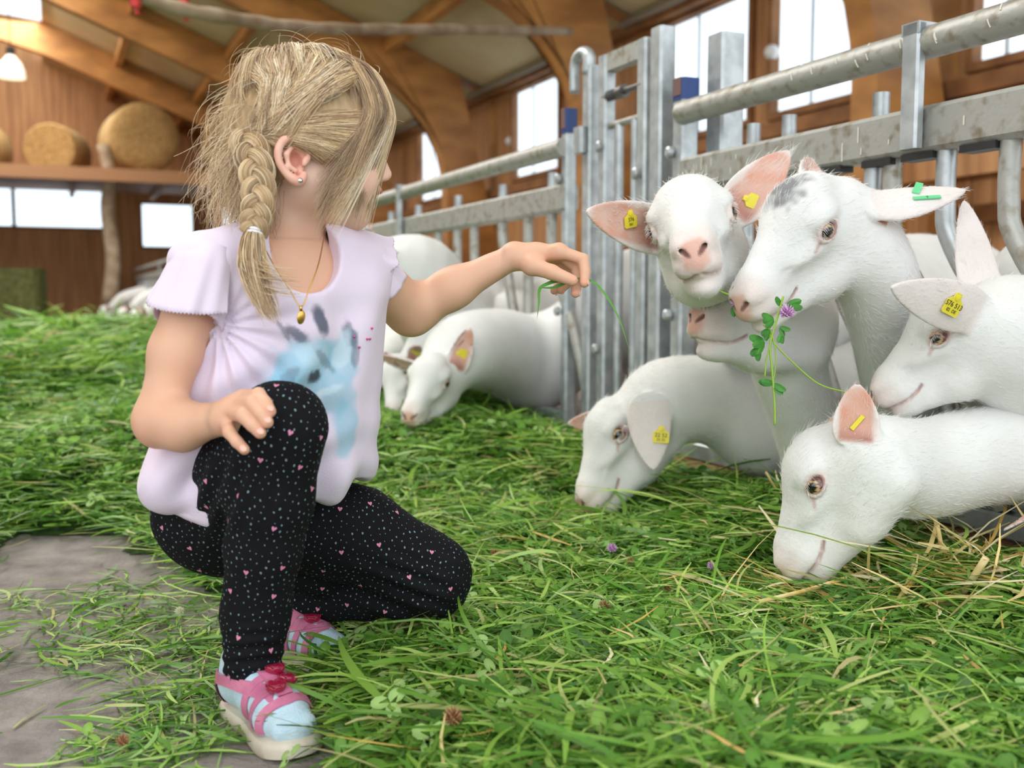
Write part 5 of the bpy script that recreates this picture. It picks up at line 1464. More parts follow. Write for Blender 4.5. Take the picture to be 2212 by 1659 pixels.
# nape and behind the ear, up to the braid
n2 = 1500; t_ = rs.uniform(0, 1, n2); r0 = np.stack([-.045 - .035 * t_, -.055 + .075 * t_, -.060 + rs.uniform(-.01, .01, n2)], 1) + rs.normal(0, .004, (n2, 3))
p_ = path(np.stack([r0, r0 * .5 + np.array([-.062, -.060, -.028]) * .5, np.array([-.064, -.062, -.016]) + rs.normal(0, .003, (n2, 3))]), np.stack([rs.uniform(0, .004, n2), rs.uniform(.002, .010, n2), rs.uniform(.003, .009, n2)]), 8, 0)
hair('hair_strands', wob(toW(p_), .0015, 6, 2), .0003, colours(n2, (t_ * 60).astype(int)), scalp)

# fringe: from the crown forward, falling over the forehead and cheek
def fringe(n, ncl, gy, ex, ez, ey, rad, sprd=.004, seedx=0):
    cl = rs.randint(0, ncl, n); u1 = rs.uniform(0, 1, ncl)
    root = np.stack([rs.uniform(-.03, .05, ncl), rs.uniform(-.03, .02, ncl) if gy < 0 else rs.uniform(-.01, .03, ncl), np.full(ncl, .085)], 1)
    fx = np.interp(u1, [0, 1], [.070, .112]) if gy < 0 else np.interp(u1, [0, 1], [.08, .112]); fy = gy * np.interp(u1, [0, 1], [.066, .012])
    m1 = np.stack([fx * .75, fy * .75, np.full(ncl, .066)], 1); m2 = np.stack([fx, fy, np.full(ncl, .020)], 1)
    jt = lambda a, s_: a[cl] + rs.normal(0, s_, (n, 3))
    lf = rs.uniform(.004, .013, ncl)[cl] + rs.uniform(0, .006, n)
    a = path(np.stack([jt(root, .0035), jt(m1, .0035), jt(m2, .0025)]), np.stack([lf * .6, lf * 1.25, lf * 1.0]), 9, 0)
    # hanging part
    e = np.stack([np.interp(u1, [0, 1], ex), gy * np.interp(u1, [0, 1], ey), np.interp(rs.uniform(0, 1, ncl), [0, 1], ez)], 1)
    e = e[cl] + rs.normal(0, 1, (n, 3)) * [.0024, .0024, .013]; st = a[:, -1]; dv = a[:, -1] - a[:, -2]; out = [a]
    for k in range(1, 8):
        t = k / 7; h1 = 2 * t ** 3 - 3 * t ** 2 + 1; h2 = t ** 3 - 2 * t ** 2 + t; h3 = 1 - h1
        out.append((h1 * st + h2 * dv * 4.0 + h3 * e + [0, 0, -.0] )[:, None])
    p_ = np.concatenate(out, 1); hair('fringe', wob(toW(p_), .0010, 5, 3), rad, colours(n, cl), scalp)
fringe(1450, 36, -1, (.046, .091), (-.042, .002), (.074, .024), .00036)
fringe(620, 16, -1, (.022, .058), (-.066, -.014), (.082, .074), .00034)
fringe(800, 34, 1, (.060, .094), (-.045, .0), (.070, .020), .00034)
# top volume
nst = 2600; ncl = 90; cl = rs.randint(0, ncl, nst); a_ = rs.uniform(-2.6, 2.6, ncl)
root = np.stack([-.02 + .02 * np.cos(a_), .02 * np.sin(a_), np.full(ncl, .085)], 1); end = np.stack([.090 * np.cos(a_) - .02, -.085 * np.abs(np.sin(a_)) * np.sign(-np.sin(a_) - .15) * -1, .02 + .03 * rs.rand(ncl)], 1)
mid = (root + end) * .55 + [0, 0, .022]
p_ = path(np.stack([root[cl] + rs.normal(0, .0045, (nst, 3)), mid[cl] + rs.normal(0, .0032, (nst, 3)), end[cl] + rs.normal(0, .0036, (nst, 3))]), np.stack([rs.uniform(.003, .010, nst), rs.uniform(.008, .020, nst), rs.uniform(.006, .016, nst)]), 10, 0)
hair('hair_strands', wob(toW(p_), .0014, 5, 3), .00038, colours(nst, cl), scalp)
# loose messy hair at the back of the head and fly-aways
n3 = 1150; r0 = np.stack([rs.uniform(-.085, -.030, n3), rs.uniform(-.06, .05, n3), rs.uniform(-.105, -.015, n3) + .05 * (rs.rand(n3) < .2)], 1)
s0 = sk(r0, np.full(n3, .002)); ln_ = rs.uniform(.025, .070, n3) * np.where(rs.rand(n3) < .12, 1.4, 1); dr = r0 / np.linalg.norm(r0, axis=1, keepdims=True) * .38 + np.array([-.12, -.15, -.80]) + rs.normal(0, .26, (n3, 3)); dr /= np.linalg.norm(dr, axis=1, keepdims=True)
out = []; ph = rs.rand(n3, 3) * 6.28; fr = rs.uniform(4, 11, (n3, 1)); am = rs.uniform(.002, .009, (n3, 1))
for k in range(12):
    t = k / 11; out.append(s0 + dr * (ln_ * t)[:, None] + am * t * np.sin(fr * t + ph) + np.array([0, 0, -.020]) * t * t + r0 * .12 * math.sin(t * 2.6))
hair('loose_hair', toW(np.stack(out, 1)), .00026, colours(n3), scalp)
n4 = 150; a_ = rs.normal(0, 1, (n4, 3)); a_[:, 2] = np.abs(a_[:, 2]) + .4; a_[:, 0] -= .2; s0 = sk(a_, np.full(n4, .008)); nn_ = a_ / np.linalg.norm(a_, axis=1, keepdims=True)
tg = np.cross(nn_, rs.normal(0, 1, (n4, 3))); tg /= np.linalg.norm(tg, axis=1, keepdims=True); out = []; ln_ = rs.uniform(.02, .07, (n4, 1)); hh = rs.uniform(.05, .35, (n4, 1))
for k in range(10):
    t = k / 9; out.append(s0 + tg * ln_ * t + nn_ * ln_ * hh * math.sin(t * 2.6) )
hair('flyaway_hair', toW(np.stack(out, 1)), .00022, colours(n4), scalp)

# braids: three cords each, a tie and a tail
def braid(pts, R0, R1, name, tail, tail_r, nper=330):
    c = np.array([list(p) for p in bez([Vector(A3(p)) for p in pts], 14)]); n = len(c); tn = np.gradient(c, axis=0); tn /= np.linalg.norm(tn, axis=1, keepdims=True)
    sd = np.cross(tn, [0, -1, 0.0]); sd /= np.linalg.norm(sd, axis=1, keepdims=True); fw = np.cross(sd, tn); ln = np.linalg.norm(np.diff(c, axis=0), axis=1).sum(); P_ = []; Cc = []; root = None
    core = MB()
    for j in range(3):
        s_ = np.linspace(0, 1, n); ph = s_ * ln / .058 * 2 * math.pi + j * 2 * math.pi / 3; R = np.interp(s_, [0, .1, 1], [R0 * .9, R0, R1])
        cc_ = c + sd * (R * .85 * np.sin(ph))[:, None] + fw * (R * .50 * np.sin(2 * ph))[:, None]
        core.tube([Vector(p) for p in cc_], list(R * .62), 10)
        t2 = np.gradient(cc_, axis=0); t2 /= np.linalg.norm(t2, axis=1, keepdims=True); a1 = np.cross(t2, fw); a1 /= np.linalg.norm(a1, axis=1, keepdims=True); a2 = np.cross(t2, a1)
        for i in range(nper):
            an = rs.uniform(0, 6.28); rr = rs.uniform(.80, 1.05); tw = rs.normal(0, .5)
            q_ = cc_ + (a1 * np.cos(an + tw * s_)[:, None] + a2 * np.sin(an + tw * s_)[:, None]) * (R * .66 * rr)[:, None]; P_.append(q_); Cc.append(j * 7 + int(an * 3))
    bo = core.build(name, mat('braid_core', srgb(176, 146, 104), .6), girl, smooth=True)
    hair('braid_strands', np.array(P_), .0003, colours(len(P_), np.array(Cc)), bo)
    e = c[-1]; m = MB(); ring = [Vector(e + (sd[-1] * math.cos(a) * R1 * .95 + fw[-1] * math.sin(a) * R1 * .9)) for a in np.linspace(0, 6.283, 17)]
    for dz in (-.0018, .0018): m.tube([p + Vector(tn[-1]) * dz for p in ring], .0017, 8, cap=False)
    m.build('hair_tie', mat('white_elastic', (.85, .85, .88), .5), bo, smooth=True)
    tl = [A3(p) for p in tail]; nt_ = 620; tc = np.array([list(p) for p in bez([Vector(e)] + [Vector(p) for p in tl], 6)]); m_ = len(tc); ts = np.linspace(0, 1, m_)
    prof = np.interp(ts, [0, .12, .4, .8, 1], [.55, .8, 1.0, .75, .35]) * tail_r; off = rs.normal(0, .5, (nt_, 3)); off /= np.maximum(1, np.linalg.norm(off, axis=1, keepdims=True)); cut = rs.uniform(.75, 1.0, nt_)
    Q = []
    for i in range(nt_):
        tt = ts * cut[i]; base = np.stack([np.interp(tt, ts, tc[:, k]) for k in range(3)], 1); Q.append(base + off[i] * np.interp(tt, ts, prof)[:, None] + np.array([1, .2, .2]) * (rs.normal(0, .0035)) * (tt ** 2)[:, None] + (np.array([.020, 0, .012]) * max(0, (tt[-1] - .9) * 0) ))
    curl = rs.rand(nt_) < .14
    for i in np.where(curl)[0]: Q[i] = Q[i] + np.outer(np.interp(ts, [0, .45, 1], [0, 0, 1]) ** 1.6, [.028, -.004, .030]) 
    hair('braid_tail', np.array(Q), .00034, colours(nt_, (off[:, 0] * 30).astype(int) + 40), bo)
    return bo
braid([P(533, 292, 1.160), P(545, 330, 1.150), P(556, 380, 1.140), P(558, 430, 1.130), P(553, 470, 1.125), P(548, 503, 1.120)], .0150, .0105, 'braid', [P(545, 560, 1.113), P(560, 625, 1.108), P(592, 693, 1.105)], .017)
braid([H_(-.058, .070, .028), H_(-.046, .085, -.010), H_(-.028, .088, -.060), P(700, 478, 1.285)], .0135, .010, 'braid', [P(712, 492, 1.275), P(735, 503, 1.262)], .010, 160)

# necklace
M_GOLD = mat('gold', srgb(226, 180, 96), .25, 1.0)
ch = bez([P(560, 512, 1.150), P(590, 570, 1.135), P(625, 625, 1.124), P(650, 662, 1.120), P(668, 625, 1.128), P(688, 570, 1.150), P(700, 512, 1.190)], 10)
def outw(p):
    q_ = A3(p)
    for _ in range(40):
        if min(TS(q_[None])[0], 9) > .0025: break
        q_ = q_ + FN * .002
    return Vector(q_)
ch = [outw(p) for p in ch]
m = MB(); m.tube(ch, .00075, 6); nk = m.build('necklace', M_GOLD, girl, smooth=True)
pc = min(ch, key=lambda p: p.z); pc = Vector(outw(pc + Vector((0, 0, -.012))))
m = MB(); m.sphere(pc, (.0050, .0016, .0078), 10, 0, Matrix(np.stack([LA2, FN, UPV], 1).tolist())); m.tube([pc + Vector((0, 0, .007)), pc + Vector((0, -.001, .0125))], .0018, 8)
m.build('pendant', M_GOLD, nk, smooth=True)

# the blade of grass she holds out
M_BLADE = mat('grass_blade', srgb(82, 150, 40), .45)
def ribbon(mb, pts, wd, nrm_, mi=0):
    pts = [Vector(p) for p in pts]; n = len(pts); vs = []; nv = Vector(nrm_)
    for i, p in enumerate(pts):
        t = (pts[min(i + 1, n - 1)] - pts[max(i - 1, 0)]).normalized(); s_ = t.cross(nv).normalized(); w_ = wd * (1 - (i / (n - 1)) ** 3) * min(1, .5 + i / 4)
        up_ = s_.cross(t) * .0005
        vs += [p - s_ * w_, p + s_ * w_, p - up_]
    fs = []
    for i in range(n - 1):
        b = i * 3; c = b + 3; fs += [(b, b + 1, c + 1, c), (b + 1, b + 2, c + 2, c + 1), (b + 2, b, c, c + 2)]
    mb.add(vs, fs, mi)
m = MB()
ribbon(m, bez([P(1236, 600, 1.345), P(1280, 608, 1.345), P(1310, 640, 1.345), P(1338, 690, 1.345), P(1360, 758, 1.345)], 6), .0016, (.3, -1, .2))
ribbon(m, bez([P(1236, 601, 1.345), P(1205, 606, 1.347), P(1185, 612, 1.347), P(1166, 624, 1.347), P(1164, 655, 1.347), P(1160, 690, 1.347)], 6), .0026, (.3, -1, .3))
ribbon(m, bez([P(1236, 603, 1.35), P(1200, 620, 1.35), P(1168, 622, 1.35)], 6), .0022, (.3, -1, .3))
ribbon(m, bez([P(1240, 600, 1.37), P(1228, 560, 1.375), P(1209, 515, 1.38)], 6), .0014, (.3, -1, .3))
tag(m.build('grass_blade', M_BLADE), "long green grass blade held in the girl's outstretched hand", 'grass')

# ================================================================ cut grass and clover
GC = [srgb(*c) for c in ((124, 172, 64), (102, 154, 56), (156, 198, 84), (78, 128, 50), (186, 216, 112), (132, 176, 88), (202, 210, 132), (212, 200, 142))]
GP = [.22, .20, .17, .14, .11, .08, .05, .03]
def grass_mat(name, rough=.45, tr=.35):
    m = bpy.data.materials.new(name); m.use_nodes = True; nt = m.node_tree; b_ = nt.nodes['Principled BSDF']
    a = nt.nodes.new('ShaderNodeVertexColor'); a.layer_name = 'Col'; nt.links.new(a.outputs['Color'], b_.inputs['Base Color'])
    b_.inputs['Roughness'].default_value = rough; b_.inputs['Specular IOR Level'].default_value = .4
    tl = nt.nodes.new('ShaderNodeBsdfTranslucent'); nt.links.new(a.outputs['Color'], tl.inputs['Color'])
    mx = nt.nodes.new('ShaderNodeMixShader'); mx.inputs[0].default_value = tr; out = nt.nodes['Material Output']
    nt.links.new(b_.outputs[0], mx.inputs[1]); nt.links.new(tl.outputs[0], mx.inputs[2]); nt.links.new(mx.outputs[0], out.inputs[0])
    return m
M_GRASS = grass_mat('cut_grass'); M_LEAFY = grass_mat('clover_leaf', .5, .25); M_STRAW = grass_mat('dry_straw', .6, .15)
M_SOIL = mat('packed_cut_grass', srgb(62, 92, 30), .9, col2=srgb(38, 60, 20), scale=40, bump=.6, bscale=80)

def lineq(x, y, pts):
    return np.interp(y, [p[1] for p in pts], [p[0] for p in pts])
def edge_right(Y):
    """left edge (world X) of the big heap along the fence as a function of world Y"""
    return np.interp(Y, [.2, .9, 1.03, 1.12, 1.22, 1.32, 1.45, 1.7, 2.0, 2.6, 4, 8, 14], [-.20, -.22, -.25, -.31, -.34, -.38, -.44, -.62, -.84, -1.2, -2.0, -4.3, -6.9])
def height(X, Y, scatter=False):
    X = np.asarray(X, float); Y = np.asarray(Y, float)
    s_ = _BC * X + _BS * Y; p = np.stack([X, Y, X * 0], 1)
    n1 = .5 + .5 * noise3(p, 3.2, 3); n2 = noise3(p, 9, 5); n3_ = noise3(p, 24, 7)
    e = X - edge_right(Y) + .035 * n2 + .05 * noise3(p, 4.5, 11)
    under = np.exp(-(((X + .18) / .30) ** 2 + ((Y - 1.45) / .30) ** 2))       # thinner under the girl
    hr = sstep(-.03, .32, e) * (.040 + .042 * n1 + .014 * n2 + .008 * n3_) * (1 - .62 * under)
    hr *= np.where(Y > 2.2, 1 + .35 * sstep(2.2, 3.2, Y), 1); hr *= sstep(1.44, 1.28, s_)
    hr += .045 * np.exp(-((s_ - 1.18) / .12) ** 2) * sstep(.6, 1.2, Y)
    for gx, gy, gr in ((.41, 1.52, .13), (.18, 2.06, .14)): hr *= 1 - .55 * np.exp(-(((X - gx) ** 2 + (Y - gy) ** 2) / gr ** 2))
    for gx, gy, gr in ((-.27, 1.10, .085), (-.33, 1.19, .08), (-.26, 1.37, .085)): hr *= 1 - .99 * np.exp(-(((X - gx) ** 2 + (Y - gy) ** 2) / gr ** 2) ** 2)
    # left windrow further back, and the tufts on the bare floor
    el = -(X + np.interp(Y, [1.2, 1.55, 1.8, 2.1, 2.6, 3.2, 20], [.62, .66, .98, 1.00, .4, -2, -2])) + .07 * noise3(p, 4, 13)
    hl = sstep(-.05, .30, el) * sstep(1.36, 1.66, Y + .26 * noise3(p, 4, 14)) * (.05 + .07 * n1 + .015 * n2)
    back = sstep(2.0, 2.6, Y + .15 * noise3(p, 2.5, 15)) * (.07 + .09 * n1 + .02 * n2) * sstep(1.44, 1.2, s_)
    mound = .20 * np.exp(-(((X + 2.3) / 1.0) ** 2 + ((Y - 5.2) / 1.6) ** 2)) + .10 * np.exp(-(((X + 1.9) / .5) ** 2 + ((Y - 3.4) / .6) ** 2))
    h = np.maximum(np.maximum(hr, hl), back) + mound
    return np.where(s_ > 1.41, 0, h)
def fence_s(X, Y): return _BC * X + _BS * Y

# heap bodies under the loose blades
def heap(x0, x1, y0, y1, st):
    xs = np.arange(x0, x1, st); ys = np.arange(y0, y1, st); X, Y = np.meshgrid(xs, ys, indexing='ij'); Z = height(X.ravel(), Y.ravel())
    Vv = np.stack([X.ravel(), Y.ravel(), Z - .012], 1); ny = len(ys); i = np.arange(len(xs) - 1)[:, None] * ny + np.arange(ny - 1)[None]; i = i.ravel()
    Ff = np.stack([i, i + ny, i + ny + 1, i + 1], 1); k = (Z[Ff] > .016).any(1) & (fence_s(Vv[Ff[:, 0], 0], Vv[Ff[:, 0], 1]) < 1.34)
    return Vv, Ff[k]
V1, F1 = heap(-1.6, 1.7, .3, 3.0, .012); V2, F2 = heap(-8, 1.0, 2.98, 13, .08)
ho = fast_mesh('grass_heap', np.concatenate([V1, V2]), np.concatenate([F1, F2 + len(V1)]), M_SOIL)
tag(ho, 'long heap of freshly cut green grass along the feed fence', 'grass', kind='stuff')

RG = np.random.RandomState(77)
def place(n, x0, x1, y0, y1, bare=.004):
    X = RG.uniform(x0, x1, n); Y = RG.uniform(y0, y1, n); h = height(X, Y); keep = (h > .014) | (RG.rand(n) < bare); s_ = fence_s(X, Y)
    px = to_px(np.stack([X, Y, h], 1)); keep &= (s_ < 1.36) & (px[:, 0] > -260) & (px[:, 0] < 2480) & (px[:, 1] < 1850) & (px[:, 1] > 560)
    return X[keep], Y[keep], np.maximum(h[keep], 0)
def blades(name, X, Y, Z, L, W, cols, lift, mat_, segs=5, parent=None, droop=1.0, steep=.25, label=None, follow=True, zoff=.004, kind='stuff'):
    n = len(X); a = RG.uniform(0, 2 * math.pi, n); pitch = np.abs(RG.normal(0, steep, n)); L = L * np.exp(RG.normal(0, .35, n)); W = W * np.exp(np.clip(RG.normal(0, .35, n), -.6, .5)); cv = RG.normal(0, .9, n); dr = RG.uniform(.2, 1.1, n) * droop
    z0 = Z + RG.uniform(-.006, lift, n) + zoff; P_ = []; cx, cy, cz = X.copy(), Y.copy(), z0.copy(); sl = L / segs; vs = []
    twist = RG.uniform(-1.2, 1.2, n)
    for k in range(segs + 1):
        t = k / segs; aa = a + cv * (t - .5); pp = pitch * (1 - t * dr * 2.0); w_ = W * (np.sin(np.pi * (t * .86 + .10)) ** .6)
        sx, sy = -np.sin(aa), np.cos(aa); tz = np.sin(twist * (t + .3)) * .8; cxz = np.sqrt(1 - tz * tz)
        vs.append(np.stack([cx - sx * w_ * cxz, cy - sy * w_ * cxz, cz - tz * w_], 1)); vs.append(np.stack([cx + sx * w_ * cxz, cy + sy * w_ * cxz, cz + tz * w_], 1))
        cx = cx + np.cos(aa) * np.cos(pp) * sl; cy = cy + np.sin(aa) * np.cos(pp) * sl; cz = cz + np.sin(pp) * sl
        if follow:
            hh = height(cx, cy) + .003; cz = np.maximum(cz, hh)
        cz = np.maximum(cz, .002)
    V_ = np.stack(vs, 1); m = V_.shape[1]; base = np.arange(n)[:, None] * m; q = []
    for k in range(segs): q.append(np.stack([2 * k + base[:, 0], 2 * k + 1 + base[:, 0], 2 * k + 3 + base[:, 0], 2 * k + 2 + base[:, 0]], 1))
    Ff = np.concatenate(q); Vv = V_.reshape(-1, 3)
    cc = np.repeat(cols, m, 0)
    o = fast_mesh(name, Vv, Ff, mat_, parent, col=cc)
    return o
def gcol(n, P_=GP, C_=GC, var=.14): return np.clip(np.array(C_)[RG.choice(len(C_), n, p=np.array(P_) / sum(P_))] * RG.uniform(1 - var, 1 + var, (n, 1)), 0, 1)

# near field, middle, far
for nm, n, (x0, x1, y0, y1), L, W, lift, segs, lab in (
        ('cut_grass', 46000, (-.75, 1.0, .75, 1.9), .072, .0020, .014, 5, 'cut green grass blades lying in the foreground beside the girl'),
        ('cut_grass', 30000, (-1.7, 1.1, 1.85, 3.4), .080, .0026, .020, 4, 'cut green grass under the grazing goats in the middle distance'),
        ('cut_grass', 34000, (-4.2, .3, 3.3, 7.5), .16, .0055, .035, 3, 'blurred green grass strewn over the passage behind the girl'),
        ('cut_grass', 13000, (-8, -1.4, 7.4, 13), .25, .012, .05, 3, 'far end of the strewn grass in front of the back wall')):
    X, Y, Z = place(n, x0, x1, y0, y1); o = blades(nm, X, Y, Z, L, W, gcol(len(X)), lift, M_GRASS, segs, steep=.26)
    tag(o, lab, 'grass', 'strewn cut grass', kind='stuff')
# longer arching blades on top
X, Y, Z = place(700, -.5, 1.0, .8, 2.4, 0); o = blades('long_grass', X, Y, Z, .13, .0030, gcol(len(X), [.3, .1, .3, .05, .3, .1, .1, .0]), .03, M_GRASS, 8, steep=.30, zoff=.010)
tag(o, 'longer pale green blades arching over the cut grass', 'grass', 'strewn cut grass', kind='stuff')
# stems: thin light green
X, Y, Z = place(2400, -.7, 1.0, .8, 2.4, .005); o = blades('clover_stems', X, Y, Z, .10, .0011, gcol(len(X), [.1, .1, .3, 0, .5, .1, .3, .1]), .022, M_GRASS, 6, steep=.30, zoff=.008)
tag(o, 'thin light green stems tangled in the cut grass', 'stems', 'strewn cut grass', kind='stuff')
# sparse bits on the bare floor at left
px_ = RG.uniform(-60, 900, 900); py_ = RG.uniform(1040, 1680, 900); pts = np.array([list(PG(a, b)) for a, b in zip(px_, py_)])
kk = (.5 + .5 * noise3(pts * [1, 1, 0], 5, 31)) + .25 * RG.rand(900); pts = pts[kk > .88]
pts = np.repeat(pts, 5, 0) + RG.normal(0, .018, (len(pts) * 5, 3)) * [1, 1, 0]
o = blades('loose_grass', pts[:, 0], pts[:, 1], height(pts[:, 0], pts[:, 1]), .062, .0017, gcol(len(pts)), .008, M_GRASS, 5, steep=.10)
tag(o, 'loose grass blades scattered over the bare concrete at left', 'grass', kind='stuff')

def leaves(name, X, Y, Z, R_, cols, tilt=.5, nl=3, lab='', zoff=.010, el=1.25):
    """trifoliate clover leaves"""
    n = len(X); vs = []; K_ = 9; a0 = RG.uniform(0, 6.28, n); R_ = R_ * np.exp(np.clip(RG.normal(0, .28, n), -.5, .35)); z0 = Z + zoff + RG.uniform(0, .018, n)
    nx, ny = RG.normal(0, tilt, n), RG.normal(0, tilt, n) - .25; nl_ = np.sqrt(nx * nx + ny * ny + 1); N_ = np.stack([nx, ny, np.ones(n)], 1) / nl_[:, None]
    U_ = np.cross(N_, np.stack([np.cos(a0), np.sin(a0), a0 * 0], 1)); U_ /= np.linalg.norm(U_, axis=1, keepdims=True); W_ = np.cross(N_, U_); c = np.stack([X, Y, z0], 1); Fs = []; Cs = []; m = nl * (K_ + 1)
    for j in range(nl):
        a = j * 2 * math.pi / nl + RG.normal(0, .12, n); d = U_ * np.cos(a)[:, None] + W_ * np.sin(a)[:, None]; s_ = np.cross(N_, d); fold = RG.uniform(.05, .35, (n, 1)); dn = RG.uniform(-.3, .25, (n, 1))
        vs.append((c + d * (R_ * .95)[:, None] + N_ * (dn * R_[:, None] * .5) )[:, None]); Cs.append(np.full((n, 1), 1.15))
        for k in range(K_):
            t = 2 * math.pi * k / K_; u_ = 1 - math.cos(t); y = math.sin(t) * .62
            pt = c + d * (R_ * (u_ * .95 + .04) * el * .8)[:, None] + s_ * (R_ * y)[:, None] + N_ * (fold * abs(y) * R_[:, None] + dn * (R_ * u_ * .5)[:, None]); vs.append(pt[:, None]); Cs.append(np.full((n, 1), .92))
    V_ = np.concatenate(vs, 1); V_[:, :, 2] = np.maximum(V_[:, :, 2], .003); Cf = np.concatenate(Cs, 1); base = np.arange(n) * m
    for j in range(nl):
        o_ = j * (K_ + 1)
        for k in range(0, K_ - 1, 2): Fs.append(np.stack([base + o_, base + o_ + 1 + k, base + o_ + 2 + k, base + o_ + 1 + (k + 2) % K_], 1))
    Ff = np.concatenate(Fs); cc = np.repeat(cols[:, None], m, 1) * Cf[:, :, None]
    o = fast_mesh(name, V_.reshape(-1, 3), Ff, M_LEAFY, col=np.clip(cc.reshape(-1, 3), 0, 1), smooth=False); tag(o, lab, 'leaves', 'strewn cut grass', kind='stuff'); return o
LC = [srgb(*c) for c in ((112, 160, 58), (94, 142, 48), (146, 188, 84), (172, 206, 124), (72, 118, 42))]
X, Y, Z = place(5500, -.6, 1.0, .8, 2.3, .012); leaves('clover_leaves', X, Y, Z, .0095, gcol(len(X), [.3, .3, .2, .06, .2], LC), lab='green clover leaves lying through the near cut grass')
X, Y, Z = place(4500, -1.6, .8, 2.2, 3.6, .01); leaves('clover_leaves', X, Y, Z, .013, gcol(len(X), [.3, .3, .2, .06, .2], LC), lab='green clover leaves in the middle distance below the far goats')
# rounder pale leaves in the foreground
pt = [(770, 1400, .013), (745, 1405, .010), (930, 1640, .014), (825, 1545, .016), (843, 1575, .014), (920, 1560, .014), (900, 1500, .013), (865, 1545, .015), (1040, 1475, .014), (1185, 1310, .015), (1225, 1300, .014), (1200, 1335, .013), (1440, 1300, .012), (205, 1130, .016), 
      (1100, 1600, .013), (1540, 1590, .018), (1320, 1530, .015), (1700, 1560, .016), (1980, 1500, .016), (1420, 1420, .014), (2100, 1610, .014), (1265, 1650, .014), (1640, 1490, .014), (20, 1395, .012), (600, 1530, .01)]
c_ = np.array([list(PG(a, b, .035 if a > 700 else .012)) for a, b, r_ in pt])
o = leaves('round_leaves', c_[:, 0], c_[:, 1], np.maximum(height(c_[:, 0], c_[:, 1]), 0), np.array([r_ for _, _, r_ in pt]) * .8, gcol(len(pt), [.1, .0, .3, .6, 0], LC), tilt=.25, lab='larger pale round leaves on top of the foreground grass', zoff=.022, el=1.0)

# straw near the right goats
SCc = [srgb(*c) for c in ((226, 204, 140), (214, 178, 92), (240, 228, 188), (196, 160, 92))]
def strawat(n, cx, cy, sx, sy): return cx + RG.normal(0, sx, n), cy + RG.normal(0, sy, n)
c_ = PG(2030, 1265, .10); X, Y = strawat(300, c_.x, c_.y, .13, .07); Z = np.maximum(height(X, Y), 0)
o = blades('straw', X, Y, Z, .10, .0022, gcol(len(X), [.4, .25, .25, .1], SCc), .02, M_STRAW, 3, steep=.35, zoff=.016, droop=.2); tag(o, 'dry yellow straw lying before the goat grazing at lower right', 'straw', kind='stuff')
X, Y, Z = place(520, -.5, 1.0, .8, 2.6, .0); o = blades('straw', X, Y, Z, .07, .0014, gcol(len(X), [.4, .2, .3, .1], SCc), .02, M_STRAW, 3, steep=.22, zoff=.012, droop=.2); tag(o, 'single dry stalks scattered through the cut green grass', 'straw', kind='stuff')
# a few thick stalks by name
for (pts_, wd, lb) in (([(2025, 1135), (2045, 1240)], .0032, 'short thick yellow straw stalk standing up beside the lower right goat'), ([(2130, 1205), (2075, 1290)], .0050, 'split broad yellow straw stalk at the right, below the bars'), ([(1655, 1020), (1712, 1118)], .0022, 'tan dry stalk leaning left of the lower right goat'),
        ([(1672, 1040), (1706, 1100)], .0024, 'whitish dry stalk leaning left of the lower right goat'), ([(1640, 1300), (1760, 1270), (1900, 1225)], .0030, 'long bent golden straw in front of the lower right goat muzzle')):
    m = MB(); q = []
    for i, (a, b) in enumerate(pts_):
        top = i == 0 and len(pts_) == 2; c = PG(a, b, .16 if top else .10); q.append(c)
    if len(pts_) == 2:
        g_ = PG(*pts_[1], .095); d_ = (g_.y ** 2 + 0) ** .5; t_ = P(pts_[0][0], pts_[0][1], d_ * 1.0); q = [t_, g_]
    m.tube(bez(q, 5), wd, 8); tag(m.build('straw_stalk', mat('golden_straw', srgb(222, 184, 104), .5, col2=srgb(236, 214, 160), scale=30), smooth=True), lb, 'straw', 'thick straw stalks')
# clover blossoms
def blossom(c, r, cols, lb, nf=46, grp='clover blossoms in the grass'):
    m = MB(); c = Vector(c); rb = random.Random(int(c.x * 9999))
    m.sphere(c, r * .5, 6, 0)
    for i in range(nf):
        z = 1 - 1.75 * (i + .5) / nf; a = i * 2.399; rr = math.sqrt(max(0, 1 - z * z)); d = Vector((rr * math.cos(a), rr * math.sin(a), z)).normalized()
        m.tube([c + d * r * .35, c + d * r * .8 + Vector((0, 0, r * .1)), c + d * r * (1.0 + .12 * rb.random()) + Vector((0, 0, r * .22))], [r * .09, r * .11, r * .03], 5, i % 2)
    o = m.build('clover_blossom', cols, smooth=True); tag(o, lb, 'flower', grp); return o
M_CLO = [mat('clover_pink', srgb(196, 130, 196), .6), mat('clover_pale', srgb(224, 190, 222), .6)]
M_DRY = [mat('withered_brown', srgb(150, 98, 66), .7), mat('withered_tan', srgb(182, 140, 98), .7)]
M_WHT = [mat('clover_white', srgb(226, 224, 200), .6), mat('clover_cream', srgb(206, 214, 160), .6)]
